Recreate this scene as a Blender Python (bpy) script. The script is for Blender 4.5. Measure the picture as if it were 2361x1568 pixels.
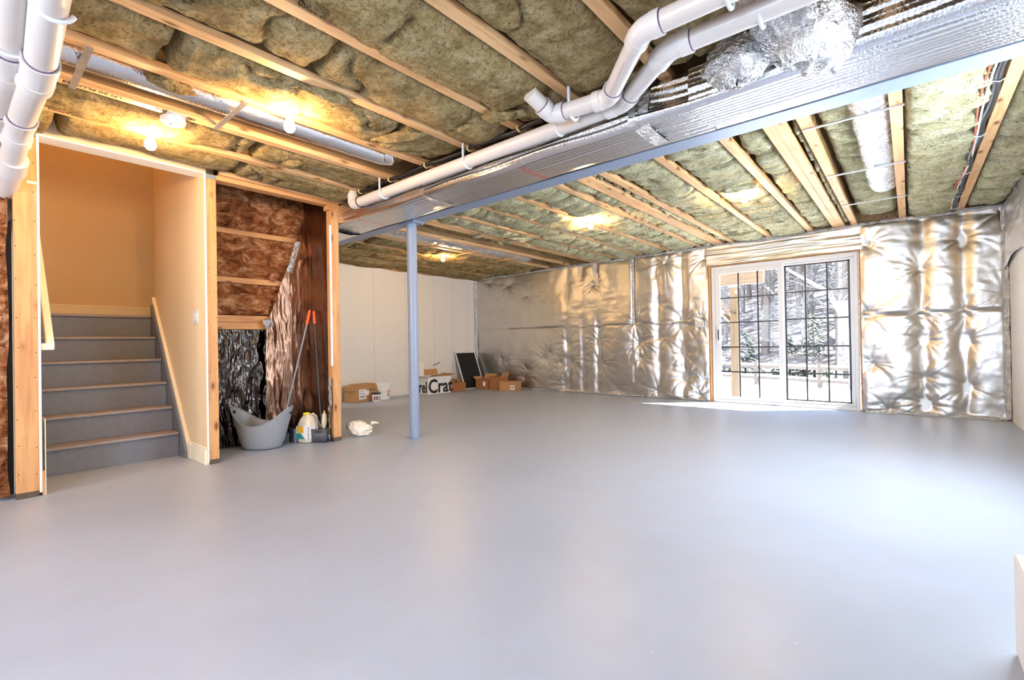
import bpy, bmesh, math, random
import numpy as np
from mathutils import Matrix, Vector
random.seed(7); RNG = np.random.default_rng(11)
for o in list(bpy.data.objects): bpy.data.objects.remove(o)
SC = bpy.context.scene; COL = SC.collection
PI = math.pi

# ------------------------------------------------------------------ camera
cam_d = bpy.data.cameras.new('camera'); cam = bpy.data.objects.new('camera', cam_d); COL.objects.link(cam)
cam_d.sensor_width = 36; cam_d.sensor_fit = 'HORIZONTAL'; cam_d.lens = 36*1083.4/2361
cam_d.clip_start = .03; cam_d.clip_end = 400
_r = Vector((0.76316683, 0.64597329, -0.01717289)); _u = Vector((0.01694188, 0.00656464, 0.99983493)); _f = Vector((-0.64597939, 0.76333179, 0.00593408))
cam.matrix_world = Matrix(((_r.x, _u.x, -_f.x, 0), (_r.y, _u.y, -_f.y, 0), (_r.z, _u.z, -_f.z, .95), (0, 0, 0, 1)))
SC.camera = cam

# ------------------------------------------------------------------ world, sun, lamps, exposure
W = bpy.data.worlds.new('world'); SC.world = W; W.use_nodes = True
wn = W.node_tree.nodes; wl = W.node_tree.links
bg = wn['Background']
sky = wn.new('ShaderNodeTexSky'); sky.sky_type = 'NISHITA'; sky.sun_disc = False
sky.sun_elevation = math.radians(38); sky.sun_rotation = math.radians(200); sky.air_density = 1.0; sky.dust_density = 2.0
wl.new(sky.outputs[0], bg.inputs[0]); bg.inputs[1].default_value = 1.1
sun_d = bpy.data.lights.new('sun', 'SUN'); sun_d.energy = 24.0; sun_d.angle = .01; sun_d.color = (1, .96, .9)
sun = bpy.data.objects.new('sun', sun_d); COL.objects.link(sun)
sun.rotation_euler = Vector((-.46, -.36, -.81)).to_track_quat('-Z', 'Y').to_euler()

def area(name, loc, target, sx, sy, power, color):
    d = bpy.data.lights.new(name, 'AREA'); d.shape = 'RECTANGLE'; d.size = sx; d.size_y = sy; d.energy = power; d.color = color
    o = bpy.data.objects.new(name, d); COL.objects.link(o); o.location = loc
    o.rotation_euler = (Vector(target)-Vector(loc)).to_track_quat('-Z', 'Y').to_euler()
    return o
# added fill light, set in two made-up windows behind the camera (window_2 and window_3)
area('window_daylight', (-.9, -2.12, 1.45), (-.9, 0, 1.2), 1.5, 1.2, 92, (.62, .77, 1.0))
area('window_daylight', (-3.2, -2.12, 1.45), (-3.2, 0, 1.2), 1.5, 1.2, 30, (.70, .82, 1.0))
# added fill light, set in a made-up window out of view on the right (window_4)
area('window_daylight', (.79, 3.6, 1.45), (-2.5, 3.4, 1.0), 1.9, 1.1, 78, (.74, .86, 1.0))
BULB_S = 420
SC.view_settings.view_transform = 'Standard'; SC.view_settings.look = 'None'; SC.view_settings.gamma = 1
SC.view_settings.use_curve_mapping = False
SC.view_settings.exposure = 0.75

# ------------------------------------------------------------------ noise helpers
def _hash(ix, iy, s):
    h = (ix.astype(np.int64)*374761393 + iy.astype(np.int64)*668265263 + s*1442695041) & 0xffffffff
    h = ((h ^ (h >> 13))*1274126177) & 0xffffffff
    h = (h ^ (h >> 16)) & 0xffffffff
    return h/4294967295.0
def vn(x, y, s=0):
    x = np.asarray(x, float); y = np.asarray(y, float)
    ix = np.floor(x); iy = np.floor(y); fx = x-ix; fy = y-iy
    fx = fx*fx*(3-2*fx); fy = fy*fy*(3-2*fy)
    a = _hash(ix, iy, s); b = _hash(ix+1, iy, s); c = _hash(ix, iy+1, s); d = _hash(ix+1, iy+1, s)
    return (a*(1-fx)+b*fx)*(1-fy)+(c*(1-fx)+d*fx)*fy
def fbm(x, y, s=0, o=4, g=.5):
    t = 0; a = 1; n = 0
    for k in range(o):
        t = t + a*vn(x*2**k, y*2**k, s+k*17); n += a; a *= g
    return t/n-.5
def ridge(x, y, s=0, o=4):
    t = 0; a = 1; n = 0
    for k in range(o):
        t = t + a*(1-np.abs(vn(x*2**k, y*2**k, s+k*17)*2-1)); n += a; a *= .5
    return t/n

# ------------------------------------------------------------------ materials
MATS = {}
class NT:
    def __init__(s, name):
        m = bpy.data.materials.new(name); m.use_nodes = True; s.m = m; s.n = m.node_tree.nodes; s.l = m.node_tree.links
        s.b = s.n['Principled BSDF']; s.tc = s.n.new('ShaderNodeTexCoord')
    def node(s, t, **k):
        n = s.n.new(t)
        for a, v in k.items():
            if a in n.inputs: n.inputs[a].default_value = v
            else: setattr(n, a, v)
        return n
    def mapping(s, scale, rot=(0, 0, 0)):
        mp = s.n.new('ShaderNodeMapping'); mp.inputs['Scale'].default_value = scale; mp.inputs['Rotation'].default_value = rot
        s.l.new(s.tc.outputs['Object'], mp.inputs[0]); return mp.outputs[0]
    def noise(s, vec, scale, detail=4, rough=.55, dist=0):
        n = s.node('ShaderNodeTexNoise'); n.inputs['Scale'].default_value = scale; n.inputs['Detail'].default_value = detail
        n.inputs['Roughness'].default_value = rough; n.inputs['Distortion'].default_value = dist
        s.l.new(vec, n.inputs['Vector']); return n.outputs[0]
    def ramp(s, fac, stops):
        r = s.n.new('ShaderNodeValToRGB'); e = r.color_ramp.elements
        while len(e) > 1: e.remove(e[0])
        e[0].position = stops[0][0]; e[0].color = (*stops[0][1], 1)
        for p, c in stops[1:]:
            q = e.new(p); q.color = (*c, 1)
        s.l.new(fac, r.inputs[0]); return r.outputs[0]
    def mix(s, fac, a, b, mode='MIX'):
        n = s.n.new('ShaderNodeMix'); n.data_type = 'RGBA'; n.blend_type = mode
        for i, v in ((0, fac), (6, a), (7, b)):
            if isinstance(v, (int, float)): n.inputs[i].default_value = v
            elif isinstance(v, tuple): n.inputs[i].default_value = (*v, 1)
            else: s.l.new(v, n.inputs[i])
        return n.outputs[2]
    def bump(s, h, strength, dist, prev=None):
        b = s.n.new('ShaderNodeBump'); b.inputs['Strength'].default_value = strength; b.inputs['Distance'].default_value = dist
        s.l.new(h, b.inputs['Height'])
        if prev is not None: s.l.new(prev, b.inputs['Normal'])
        return b.outputs[0]
    def out(s, col=None, rough=None, metal=None, nrm=None, spec=None):
        for k, v in (('Base Color', col), ('Roughness', rough), ('Metallic', metal), ('Normal', nrm), ('Specular IOR Level', spec)):
            if v is None: continue
            if isinstance(v, tuple): s.b.inputs[k].default_value = (*v, 1)
            elif isinstance(v, (int, float)): s.b.inputs[k].default_value = v
            else: s.l.new(v, s.b.inputs[k])
        return s.m
def plain(name, col, rough=.5, metal=0, bump=0, bscale=60, var=.08):
    if name in MATS: return MATS[name]
    t = NT(name); v = t.mapping((1, 1, 1)); n = t.noise(v, bscale, 3)
    c = t.ramp(n, [(.3, tuple(x*(1-var) for x in col)), (.7, tuple(min(1, x*(1+var)) for x in col))])
    MATS[name] = t.out(c, rough, metal, t.bump(n, bump, .004) if bump else None); return MATS[name]
def wood(name, light, dark, axis, rough=.6, knot=(.20, .07, .02)):
    t = NT(name); sc = [14, 14, 14]; sc[axis] = .9
    v = t.mapping(tuple(sc)); n = t.noise(v, 2.2, 6, .6, .6)
    c = t.ramp(n, [(.30, dark), (.52, light), (.75, tuple(min(1, x*1.12) for x in light))])
    big = t.noise(t.mapping((1.3, 1.3, 1.3)), 1.4, 2); c = t.mix(t.ramp(big, [(.35, (0, 0, 0)), (.65, (.35, .35, .35))]), c, dark)
    ks = [9, 9, 9]; ks[axis] = 3.6
    vo = t.node('ShaderNodeTexVoronoi'); vo.inputs['Scale'].default_value = 1.0; t.l.new(t.mapping(tuple(ks)), vo.inputs['Vector'])
    k = t.ramp(vo.outputs['Distance'], [(.07, (1, 1, 1)), (.15, (.25, .25, .25)), (.22, (0, 0, 0))])
    c = t.mix(k, c, knot)
    MATS[name] = t.out(c, rough, 0, t.bump(n, .25, .003)); return MATS[name]
PINE = [wood('pine_'+a, (.68, .36, .14), (.50, .22, .08), i) for i, a in enumerate('xyz')]
JOIST = wood('joist_flange', (.76, .47, .23), (.57, .30, .12), 1)
OSB = wood('osb_web', (.45, .27, .12), (.25, .13, .05), 1)
TREATED = wood('treated_post', (.11, .080, .048), (.075, .052, .028), 2)
TREATEDX = wood('treated_beam', (.11, .080, .048), (.075, .052, .028), 0)
def mineral(name, a, b, c3, ax):
    t = NT(name); n1 = t.noise(t.mapping((1, 1, 1)), 9, 8, .68, .4)
    sc = [30, 30, 30]; sc[ax] = 7
    n2 = t.noise(t.mapping(tuple(sc)), 3.2, 6, .7, 1.2)
    n3 = t.noise(t.mapping((1, 1, 1)), 48, 4, .7, .8)
    c = t.ramp(n1, [(.32, a), (.5, b), (.68, c3)]); c = t.mix(t.ramp(n3, [(.34, (.75, .75, .75)), (.50, (0, 0, 0))]), c, tuple(x*.5 for x in a))
    c = t.mix(t.ramp(n2, [(.30, (.55, .55, .55)), (.5, (0, 0, 0))]), c, tuple(x*.42 for x in a))
    nb = t.bump(n2, 1, .02); nb = t.bump(n1, .5, .03, nb); nb = t.bump(n3, .7, .008, nb)
    MATS[name] = t.out(c, .95, 0, nb, .1); return MATS[name]
WOOL = mineral('mineral_wool', (.27, .18, .07), (.50, .37, .17), (.70, .57, .32), 0)
WOOL2 = mineral('mineral_wool_pale', (.50, .45, .24), (.76, .71, .44), (.90, .86, .62), 0)  # same wool; daylight on the door side is put into its paler colour
def fiberglass():
    t = NT('pink_fiberglass'); n1 = t.noise(t.mapping((1, 1, 1.6)), 7, 10, .78, .7); n2 = t.noise(t.mapping((2, 4, 9)), 9, 7, .7, 1.5)
    c = t.ramp(n1, [(.36, (.07, .02, .008)), (.5, (.42, .15, .055)), (.64, (.88, .52, .28))])
    MATS['fiberglass'] = t.out(c, .9, 0, t.bump(n2, 1, .02), .1); return MATS['fiberglass']
FIBER = fiberglass()
def foil(name, col, rough, bs=130, bstr=.35, ribs=0, axis=0, metal=1, crink=0, fine=1):
    t = NT(name); vo = t.node('ShaderNodeTexVoronoi'); vo.inputs['Scale'].default_value = bs; t.l.new(t.mapping((1, 1, 1)), vo.inputs['Vector'])
    nb = t.bump(vo.outputs['Distance'], bstr, .002)
    n = t.noise(t.mapping((1, 1, 1)), 5, 4); nb = t.bump(n, .25, .01, nb)
    if crink:
        v2 = t.noise(t.mapping((1, 1, 1)), crink, 5, .6, 3.0); nb = t.bump(v2, .8, .05, nb)
        v3 = t.noise(t.mapping((1, 2.2, .7)), crink*2.6, 3, .6, 2.0); nb = t.bump(v3, .6, .02, nb)
    if ribs:
        w = t.node('ShaderNodeTexWave'); w.bands_direction = 'XYZ'[axis] if ribs > 0 else 'Z'; w.inputs['Scale'].default_value = abs(ribs); w.inputs['Distortion'].default_value = .4
        t.l.new(t.mapping((1, 1, 1)), w.inputs['Vector']); nb = t.bump(w.outputs['Fac'], .5, .004, nb)
    c = t.ramp(n, [(.3, tuple(x*.9 for x in col)), (.7, col)])
    MATS[name] = t.out(c, rough, metal, nb); return MATS[name]
FOILW = foil('foil_blanket', (.64, .625, .60), .36, 150, .30)
FOILD = foil('foil_duct_wrap', (.80, .80, .82), .24, 95, .55)
def foilduct():
    t = NT('foil_duct_ribbed'); 
    w = t.node('ShaderNodeTexWave'); w.bands_direction = 'DIAGONAL'; w.inputs['Scale'].default_value = 20; w.inputs['Distortion'].default_value = .0
    t.l.new(t.mapping((0, 1, 1)), w.inputs['Vector']); nb = t.bump(w.outputs['Fac'], .6, .006)
    vo = t.node('ShaderNodeTexVoronoi'); vo.inputs['Scale'].default_value = 90; t.l.new(t.mapping((1, 1, 1)), vo.inputs['Vector'])
    nb = t.bump(vo.outputs['Distance'], .45, .003, nb)
    return t.out((.78, .79, .82), .22, 1, nb)
FOILR = foilduct()
FOILC = foil('crumpled_foil', (.80, .80, .80), .24, 160, .15, crink=9)
FOILB = foil('bronze_foil', (.26, .15, .10), .30, 120, .3)  # same silver foil; brown reflections of the surroundings are put into the colour
FOILK = foil('black_film', (.09, .08, .075), .2, 120, .3)
def floor_mat():
    t = NT('painted_concrete'); v = t.mapping((1, 1, 1))
    n1 = t.noise(v, .8, 6, .6); n2 = t.noise(v, 6, 6, .7); n3 = t.noise(t.mapping((1, 1, 1)), 60, 3)
    c = t.ramp(n1, [(.3, (.345, .39, .475)), (.7, (.405, .455, .55))])
    c = t.mix(t.ramp(n2, [(.45, (0, 0, 0)), (.75, (.28, .28, .28))]), c, (.36, .365, .39))
    vo = t.node('ShaderNodeTexVoronoi'); vo.inputs['Scale'].default_value = 5.5; t.l.new(v, vo.inputs['Vector'])
    c = t.mix(t.ramp(vo.outputs['Distance'], [(.014, (.8, .8, .8)), (.03, (0, 0, 0))]), c, (.62, .62, .60))
    r = t.ramp(n1, [(.3, (.34, .34, .34)), (.7, (.42, .42, .42))])
    nb = t.bump(n2, .12, .006); nb = t.bump(n3, .05, .002, nb)
    return t.out(c, r, 0, nb, .55)
FLOOR = floor_mat()
def snow_mat():
    t = NT('snow'); n = t.noise(t.mapping((1, 1, 1)), 1.2, 6)
    return t.out(t.ramp(n, [(.3, (.86, .88, .92)), (.7, (.93, .94, .96))]), .8, 0, t.bump(n, .3, .1))
SNOW = snow_mat()
def hill_mat():
    t = NT('snowy_leaf_litter'); n = t.noise(t.mapping((1, 1, 1)), 1.6, 9, .75)
    return t.out(t.ramp(n, [(.42, (.04, .033, .03)), (.55, (.08, .08, .085)), (.70, (.35, .36, .38))]), .9, 0, t.bump(n, .5, .2))
HILL = hill_mat()
WHITEWALL = plain('white_foundation_board', (.78, .75, .70), .55, bump=.15, bscale=30, var=.03)
DRYWALL = plain('beige_drywall', (.78, .60, .36), .7, bump=.06, bscale=120, var=.02)
GYP = plain('gypsum_edge', (.85, .80, .72), .9, bump=.5, bscale=90)
SOFFIT = plain('white_paint', (.86, .84, .80), .6, var=.02)
TRIM = plain('cream_trim', (.88, .78, .58), .4, var=.02)
VINYL = plain('white_vinyl', (.66, .67, .69), .35, var=.02)
PVC = plain('white_pvc', (.62, .57, .53), .32, var=.02, bscale=8)
PVCE = plain('white_pvc_fitting', (.66, .62, .59), .28, var=.02, bscale=8)
PURPLE = plain('purple_primer', (.10, .03, .14), .4)
STEEL = plain('grey_steel_paint', (.25, .30, .40), .38, .0, bump=.08, bscale=40, var=.05)
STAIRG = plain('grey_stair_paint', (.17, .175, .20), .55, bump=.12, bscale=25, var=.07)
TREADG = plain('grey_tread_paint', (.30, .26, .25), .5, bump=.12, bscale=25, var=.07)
BLACK = plain('black_rubber', (.012, .012, .014), .45)
BLACKM = plain('black_metal', (.02, .02, .022), .4)
INK = plain('black_ink', (.02, .016, .014), .8)
INKR = plain('red_ink', (.45, .04, .08), .7)
YEL = plain('yellow_clip', (.80, .62, .22), .5)
GALV = plain('galvanised_strap', (.60, .61, .63), .35, .8, var=.15, bscale=30)
CARD = plain('cardboard', (.46, .25, .10), .8, bump=.1, bscale=50)
CARDD = plain('dark_cardboard', (.34, .13, .045), .8, bump=.1, bscale=50)
CARDI = plain('cardboard_inside', (.50, .27, .11), .85)
WHITEC = plain('white_card', (.80, .77, .74), .6)
LABEL = plain('paper_label', (.88, .86, .84), .7)
GREYP = plain('grey_plastic', (.28, .29, .31), .42, var=.04)
DGREY = plain('dark_grey_plastic', (.07, .07, .08), .5, var=.05)
SCREEN = plain('black_mesh', (.004, .004, .005), .7)
ORANGE = plain('orange_plastic', (.95, .13, .03), .4)
YELLOWP = plain('yellow_plastic', (.95, .72, .02), .4)
YORANGE = plain('label_orange', (.95, .50, .03), .5)
TEAL = plain('label_teal', (.03, .28, .24), .5)
CREAM = plain('cream_plastic', (.76, .66, .52), .45)
BRISTLE = plain('brush_bristle', (.62, .56, .40), .8)
BLUEISH = plain('blue_grey_plastic', (.10, .12, .17), .4)
RED = plain('red_print', (.85, .05, .04), .5)
REDW = plain('red_wire', (.75, .10, .03), .5)
TAPEG = plain('grey_tape', (.22, .27, .33), .5)
PLASTICBAG = plain('cream_bag', (.85, .74, .60), .45, bump=.4, bscale=14, var=.06)
DARK = plain('dark_void', (.03, .025, .02), .9)  # near-black colour that stands in for shade inside the cavities
SUBFL = plain('subfloor', (.18, .12, .07), .9)
BARK = plain('grey_bark', (.055, .05, .048), .9, bump=.6, bscale=12, var=.3)
BARKS = plain('snowy_bark', (.085, .085, .09), .9, bump=.6, bscale=6, var=.6)
RAILW = plain('weathered_rail', (.05, .043, .036), .9, bump=.4, bscale=12, var=.25)
NEEDLE = plain('evergreen_needles', (.018, .036, .022), .8, var=.4, bscale=9)
def glass_mat():
    m = bpy.data.materials.new('window_glass'); m.use_nodes = True; n = m.node_tree.nodes; l = m.node_tree.links; n.clear()
    o = n.new('ShaderNodeOutputMaterial'); mx = n.new('ShaderNodeMixShader'); tr = n.new('ShaderNodeBsdfTransparent'); g = n.new('ShaderNodeBsdfGlossy')
    g.inputs['Roughness'].default_value = .01; fr = n.new('ShaderNodeFresnel'); fr.inputs[0].default_value = 1.35
    tr.inputs[0].default_value = (.97, .98, .98, 1)
    ge = n.new('ShaderNodeNewGeometry'); sb_ = n.new('ShaderNodeMath'); sb_.operation = 'SUBTRACT'; sb_.inputs[0].default_value = 1; l.new(ge.outputs['Backfacing'], sb_.inputs[1])
    mu = n.new('ShaderNodeMath'); mu.operation = 'MULTIPLY'; l.new(fr.outputs[0], mu.inputs[0]); l.new(sb_.outputs[0], mu.inputs[1])
    l.new(mu.outputs[0], mx.inputs[0]); l.new(tr.outputs[0], mx.inputs[1]); l.new(g.outputs[0], mx.inputs[2]); l.new(mx.outputs[0], o.inputs[0]); return m
GLASS = glass_mat()
def bulb_mat():
    m = bpy.data.materials.new('glowing_bulb'); m.use_nodes = True; n = m.node_tree.nodes; l = m.node_tree.links; n.clear()
    o = n.new('ShaderNodeOutputMaterial'); e = n.new('ShaderNodeEmission'); e.inputs[0].default_value = (1, .62, .27, 1); e.inputs[1].default_value = BULB_S
    l.new(e.outputs[0], o.inputs[0]); return m
BULB = bulb_mat()
GLOBE = BULB.copy(); GLOBE.name = 'glowing_globe'
for n_ in GLOBE.node_tree.nodes:
    if n_.type == 'EMISSION': n_.inputs[1].default_value = 140; n_.inputs[0].default_value = (1, .50, .14, 1)

# ------------------------------------------------------------------ mesh builder
OFF = {}
class MB:
    def __init__(s): s.v = []; s.f = []; s.n = 0
    def add(s, v, f):
        v = [tuple(map(float, p)) for p in v]; k = s.n; s.v += v; s.f += [tuple(i+k for i in q) for q in f]; s.n += len(v); return s
    def box(s, x0, x1, y0, y1, z0, z1, R=None, c=None):
        v = [(x, y, z) for x in (x0, x1) for y in (y0, y1) for z in (z0, z1)]
        if R is not None:
            c = Vector(c if c is not None else ((x0+x1)/2, (y0+y1)/2, (z0+z1)/2)); v = [tuple(R @ (Vector(p)-c)+c) for p in v]
        return s.add(v, [(0, 1, 3, 2), (4, 6, 7, 5), (0, 4, 5, 1), (2, 3, 7, 6), (0, 2, 6, 4), (1, 5, 7, 3)])
    def tube(s, path, r, n=12, caps=True, squash=None):
        P = [Vector(p) for p in path]; rr = r if isinstance(r, (list, tuple, np.ndarray)) else [r]*len(P)
        vs = []; prev = None
        for i, p in enumerate(P):
            t = (P[min(i+1, len(P)-1)]-P[max(i-1, 0)]).normalized()
            if prev is None:
                a = Vector((0, 0, 1)) if abs(t.z) < .9 else Vector((1, 0, 0)); e1 = (a-t*a.dot(t)).normalized()
            else: e1 = (prev-t*prev.dot(t)).normalized()
            prev = e1; e2 = t.cross(e1)
            for k in range(n):
                th = 2*PI*k/n; q = 1 if squash is None else squash
                vs.append(p+e1*math.cos(th)*rr[i]*q+e2*math.sin(th)*rr[i])
        fs = [(i*n+k, i*n+(k+1) % n, (i+1)*n+(k+1) % n, (i+1)*n+k) for i in range(len(P)-1) for k in range(n)]
        if caps: fs += [tuple(range(n-1, -1, -1)), tuple((len(P)-1)*n+k for k in range(n))]
        return s.add(vs, fs)
    def lathe(s, prof, c, n=24, sx=1, sy=1, R=None):
        vs = []
        for r_, z in prof:
            for k in range(n):
                th = 2*PI*k/n; p = Vector((r_*sx*math.cos(th), r_*sy*math.sin(th), z))
                if R is not None: p = R @ p
                vs.append(p+Vector(c))
        m = len(prof); fs = [(i*n+k, i*n+(k+1) % n, (i+1)*n+(k+1) % n, (i+1)*n+k) for i in range(m-1) for k in range(n)]
        fs += [tuple(range(n-1, -1, -1)), tuple((m-1)*n+k for k in range(n))]
        return s.add(vs, fs)
    def prism(s, pts, axis, a, b):
        def put(p, w): q = list(p); q.insert(axis, w); return q
        n = len(pts); v = [put(p, a) for p in pts]+[put(p, b) for p in pts]
        return s.add(v, [tuple(range(n))[::-1], tuple(range(n, 2*n))]+[(k, (k+1) % n, n+(k+1) % n, n+k) for k in range(n)])
    def build(s, name, mat, parent=None, bevel=0, smooth=False, kind=None, label=None, keep=None, mats=None):
        off = Vector(OFF.get(parent.name, (0, 0, 0))) if parent else Vector((0, 0, 0))
        me = bpy.data.meshes.new(name); me.from_pydata([tuple(Vector(p)-off) for p in s.v], [], s.f)
        me.materials.append(mat)
        bm = bmesh.new(); bm.from_mesh(me); bmesh.ops.recalc_face_normals(bm, faces=bm.faces)
        if bevel: bmesh.ops.bevel(bm, geom=list(bm.edges), offset=bevel, segments=2 if bevel > .004 else 1, affect='EDGES', profile=.5)
        bm.to_mesh(me); bm.free()
        if smooth:
            me.polygons.foreach_set('use_smooth', [True]*len(me.polygons))
            try: me.set_sharp_from_angle(angle=math.radians(40))
            except Exception: pass
        o = bpy.data.objects.new(name, me); COL.objects.link(o)
        if parent: o.parent = parent
        OFF[o.name] = tuple(off)
        if kind: o['kind'] = kind
        if label: o['label'] = label
        return o
def empty(name, loc, label=None, cat=None, group=None, kind=None):
    o = bpy.data.objects.new(name, None); COL.objects.link(o); o.location = loc; o.empty_display_size = .1; OFF[o.name] = tuple(loc)
    return tag(o, label, cat, group, kind)
def tag(o, label=None, cat=None, group=None, kind=None):
    if label: o['label'] = label
    if cat: o['category'] = cat
    if group: o['group'] = group
    if kind: o['kind'] = kind
    return o
def copy_tree(o, parent=None):
    c = o.copy(); COL.objects.link(c)
    if parent: c.parent = parent
    OFF[c.name] = OFF.get(o.name, (0, 0, 0))
    for ch in list(o.children): copy_tree(ch, c)
    return c
def gridmesh(name, V, mat, parent=None, kind=None, smooth=True, label=None, closed_u=False):
    """V: array (nu, nv, 3) of points"""
    nu, nv, _ = V.shape; off = np.array(OFF.get(parent.name, (0, 0, 0)) if parent else (0, 0, 0))
    idx = np.arange(nu*nv).reshape(nu, nv)
    if closed_u: a = idx; b = np.roll(idx, -1, 0)
    else: a = idx[:-1]; b = idx[1:]
    F = np.stack([a[:, :-1], b[:, :-1], b[:, 1:], a[:, 1:]], -1).reshape(-1, 4)
    me = bpy.data.meshes.new(name); co = (V-off).reshape(-1, 3).astype(np.float32)
    me.vertices.add(len(co)); me.vertices.foreach_set('co', co.ravel())
    me.loops.add(F.size); me.loops.foreach_set('vertex_index', F.ravel().astype(np.int32))
    me.polygons.add(len(F)); me.polygons.foreach_set('loop_start', np.arange(0, F.size, 4, dtype=np.int32))
    try: me.polygons.foreach_set('loop_total', np.full(len(F), 4, dtype=np.int32))
    except Exception: pass
    me.update(calc_edges=True); me.validate()
    if smooth: me.polygons.foreach_set('use_smooth', [True]*len(me.polygons))
    me.materials.append(mat); o = bpy.data.objects.new(name, me); COL.objects.link(o)
    if parent: o.parent = parent
    OFF[o.name] = tuple(off)
    if kind: o['kind'] = kind
    if label: o['label'] = label
    return o
def text(body, size, origin, xdir, ydir, mat, parent, name='printed_text', thick=.0006, sx=1, bold=0):
    cu = bpy.data.curves.new('t', 'FONT'); cu.body = body; cu.size = size; cu.extrude = thick; cu.resolution_u = 3; cu.offset = bold
    t = bpy.data.objects.new('t', cu); COL.objects.link(t)
    dg = bpy.context.evaluated_depsgraph_get(); dg.update()
    me = bpy.data.meshes.new_from_object(t.evaluated_get(dg)); bpy.data.objects.remove(t)
    X = Vector(xdir).normalized(); Y = Vector(ydir).normalized(); Z = X.cross(Y); off = Vector(OFF.get(parent.name, (0, 0, 0)))
    for v in me.vertices: v.co = Vector(origin)+X*v.co.x*sx+Y*v.co.y+Z*v.co.z-off
    me.name = name; me.materials.clear(); me.materials.append(mat)
    o = bpy.data.objects.new(name, me); COL.objects.link(o); o.parent = parent; OFF[o.name] = tuple(off); return o
def struct(o): o['kind'] = 'structure'; return o
def offset_path(path, d, n=1): return path

# ================================================================== SETTING
ZJ = 2.385; XW = -7.35; YF = 7.5; XR = .84; YB = -2.2; ZS = 2.626; XP0 = -4.37
MB().box(-8.2, XR+.1, YB-.1, YF+.12, -.12, 0).build('floor', FLOOR, kind='structure')
ceiling = empty('ceiling', (0, 0, 0), kind='structure')
MB().box(XP0-.15, XR+.12, YB-.12, YF+.15, ZS, ZS+.03).box(XW-.12, XP0-.15, 2.5, YF+.15, ZS, ZS+.03).box(-8.2, XP0-.15, YB-.12, .26, ZS, ZS+.03).build('subfloor', SUBFL, ceiling)

# ---- floor joists (parts of the ceiling): bottom flange + web, print on them
joists = []
def joist(x0, y0, y1, w=.066):
    j = MB().box(x0, x0+w, y0, y1, ZJ, ZJ+.038).build('floor_joist', JOIST, ceiling, bevel=.002)
    MB().box(x0+w/2-.005, x0+w/2+.005, y0, y1, ZJ+.038, ZS).build('web', OSB, j)
    joists.append((x0, j)); return j
reg = [.432, -.075, -.548, -1.03, -1.525, -2.02, -2.49, -2.975, -3.455, -3.915, -4.40, -4.90, -5.39, -5.88, -6.36, -6.85]
J = {}
for x in reg:
    y0 = YB if x > -4.3 else (1.42 if x > -4.45 else 2.52)
    J[x] = joist(x, y0, YF-.02)
for x in (-.745, -.678, -2.245, -2.176, -4.31): joist(x, 3.05, YF-.02)
# prints under the flanges (read from the far side, as in the photograph)
def jprint(x, y, s, size=.042, w=.066):
    text(s, size, (x+.054, y, ZJ-.0004), (0, -1, 0), (-1, 0, 0), INK, J[x])
jprint(-3.455, .62, 'LPI 20 PLUS 24', .040); jprint(-3.455, .98, 'Made in Canada', .032)
jprint(-3.915, .92, 'LPI-20 PLUS  Made in Canada  LP I-Joists', .034)
def jside(x, y, s, size=.034):
    text(s, size, (x+.0665, y, ZJ+.034), (0, -1, 0), (0, 0, -1), INK, J[x], thick=.0004)
jside(-2.02, 1.45, '12-0202-81-11 11 0229 11-18-20209 - 12', .034); jside(-2.02, 2.35, '0202 PLUS 14 11 102', .034)
jside(-2.975, 6.2, 'LP I-Joists  LPI-20 PLUS  Made in Canada', .034)
for x, yy in ((-5.88, 5.0),): jside(x, yy, 'LPI 20 PLUS 20 LPI 20 PLUS 14 LPI 20 PLUS 14 11', .04)

# ---- insulation batts (parts of the ceiling)
def batt(x0, x1, y0, y1, zc, mat, seed, wr, bulge=.05, tilt=0):
    nu = max(6, int((x1-x0)/.022)); nv = max(8, int((y1-y0)/.022))
    U, V = np.meshgrid(np.linspace(0, 1, nu), np.linspace(0, 1, nv), indexing='ij')
    X = x0+(x1-x0)*U; Y = y0+(y1-y0)*V
    eu = np.minimum(U, 1-U)*(x1-x0); ev = np.minimum(V, 1-V)*(y1-y0)
    lip = 1-np.exp(-(eu/.016)**1.3); lipv = 1-np.exp(-(ev/.014)**1.2)
    prof = np.clip(np.sin(PI*U), 0, 1)**.5
    h = .7*bulge*prof*(.55+.9*vn(X*2.2+seed, Y*2.0, seed))+.03*(vn(X*1.1, Y*1.3, seed+50)-.5)
    if wr > 0:   # folds running across the bay
        k = ridge(X*1.6+seed*3, Y*9+1.6*fbm(X*3, Y*3, seed), seed, 4); h = h+.085*wr*(k-.6)
        deep = np.clip(vn(X*5+9, Y*18, seed+5)-.74, 0, 1); h = h-deep*wr*.45
    else:
        h = h+.055*fbm(X*2.4, Y*2.4, seed, 6)+.020*ridge(X*7, Y*7, seed, 4)
        crack = np.exp(-((fbm(X*1.7+3, Y*1.7, seed+3, 3))/.012)**2); h = h-.035*crack
    h = h+.006*(RNG.random(h.shape)-.5)
    Z = zc-h+(1-lip*lipv)*.13+tilt*(V-.5)
    Xs = X+.012*fbm(X*8, Y*8, seed+9)*(eu > .01); Ys = Y+.03*fbm(X*9, Y*5, seed+4)
    o = gridmesh('insulation_batt', np.stack([Xs, Ys, Z], -1), mat, ceiling)
    return o
def bay(xa, xb, y0, y1, zc, mat, wr, bulge, seed, L=1.22):
    if xb-xa < .03: return
    y = y0+ (seed*.37 % 1)*-.9; k = 0
    while y < y1-.05:
        e = min(y+L*(.85+.3*random.random()), y1)
        a = max(y, y0)
        if e-a > .08:
            batt(xa, xb, a, e-.006, zc+random.uniform(-.008, .012), mat, seed*13+k, wr, bulge, random.uniform(-.015, .015))
        y = e; k += 1
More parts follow.
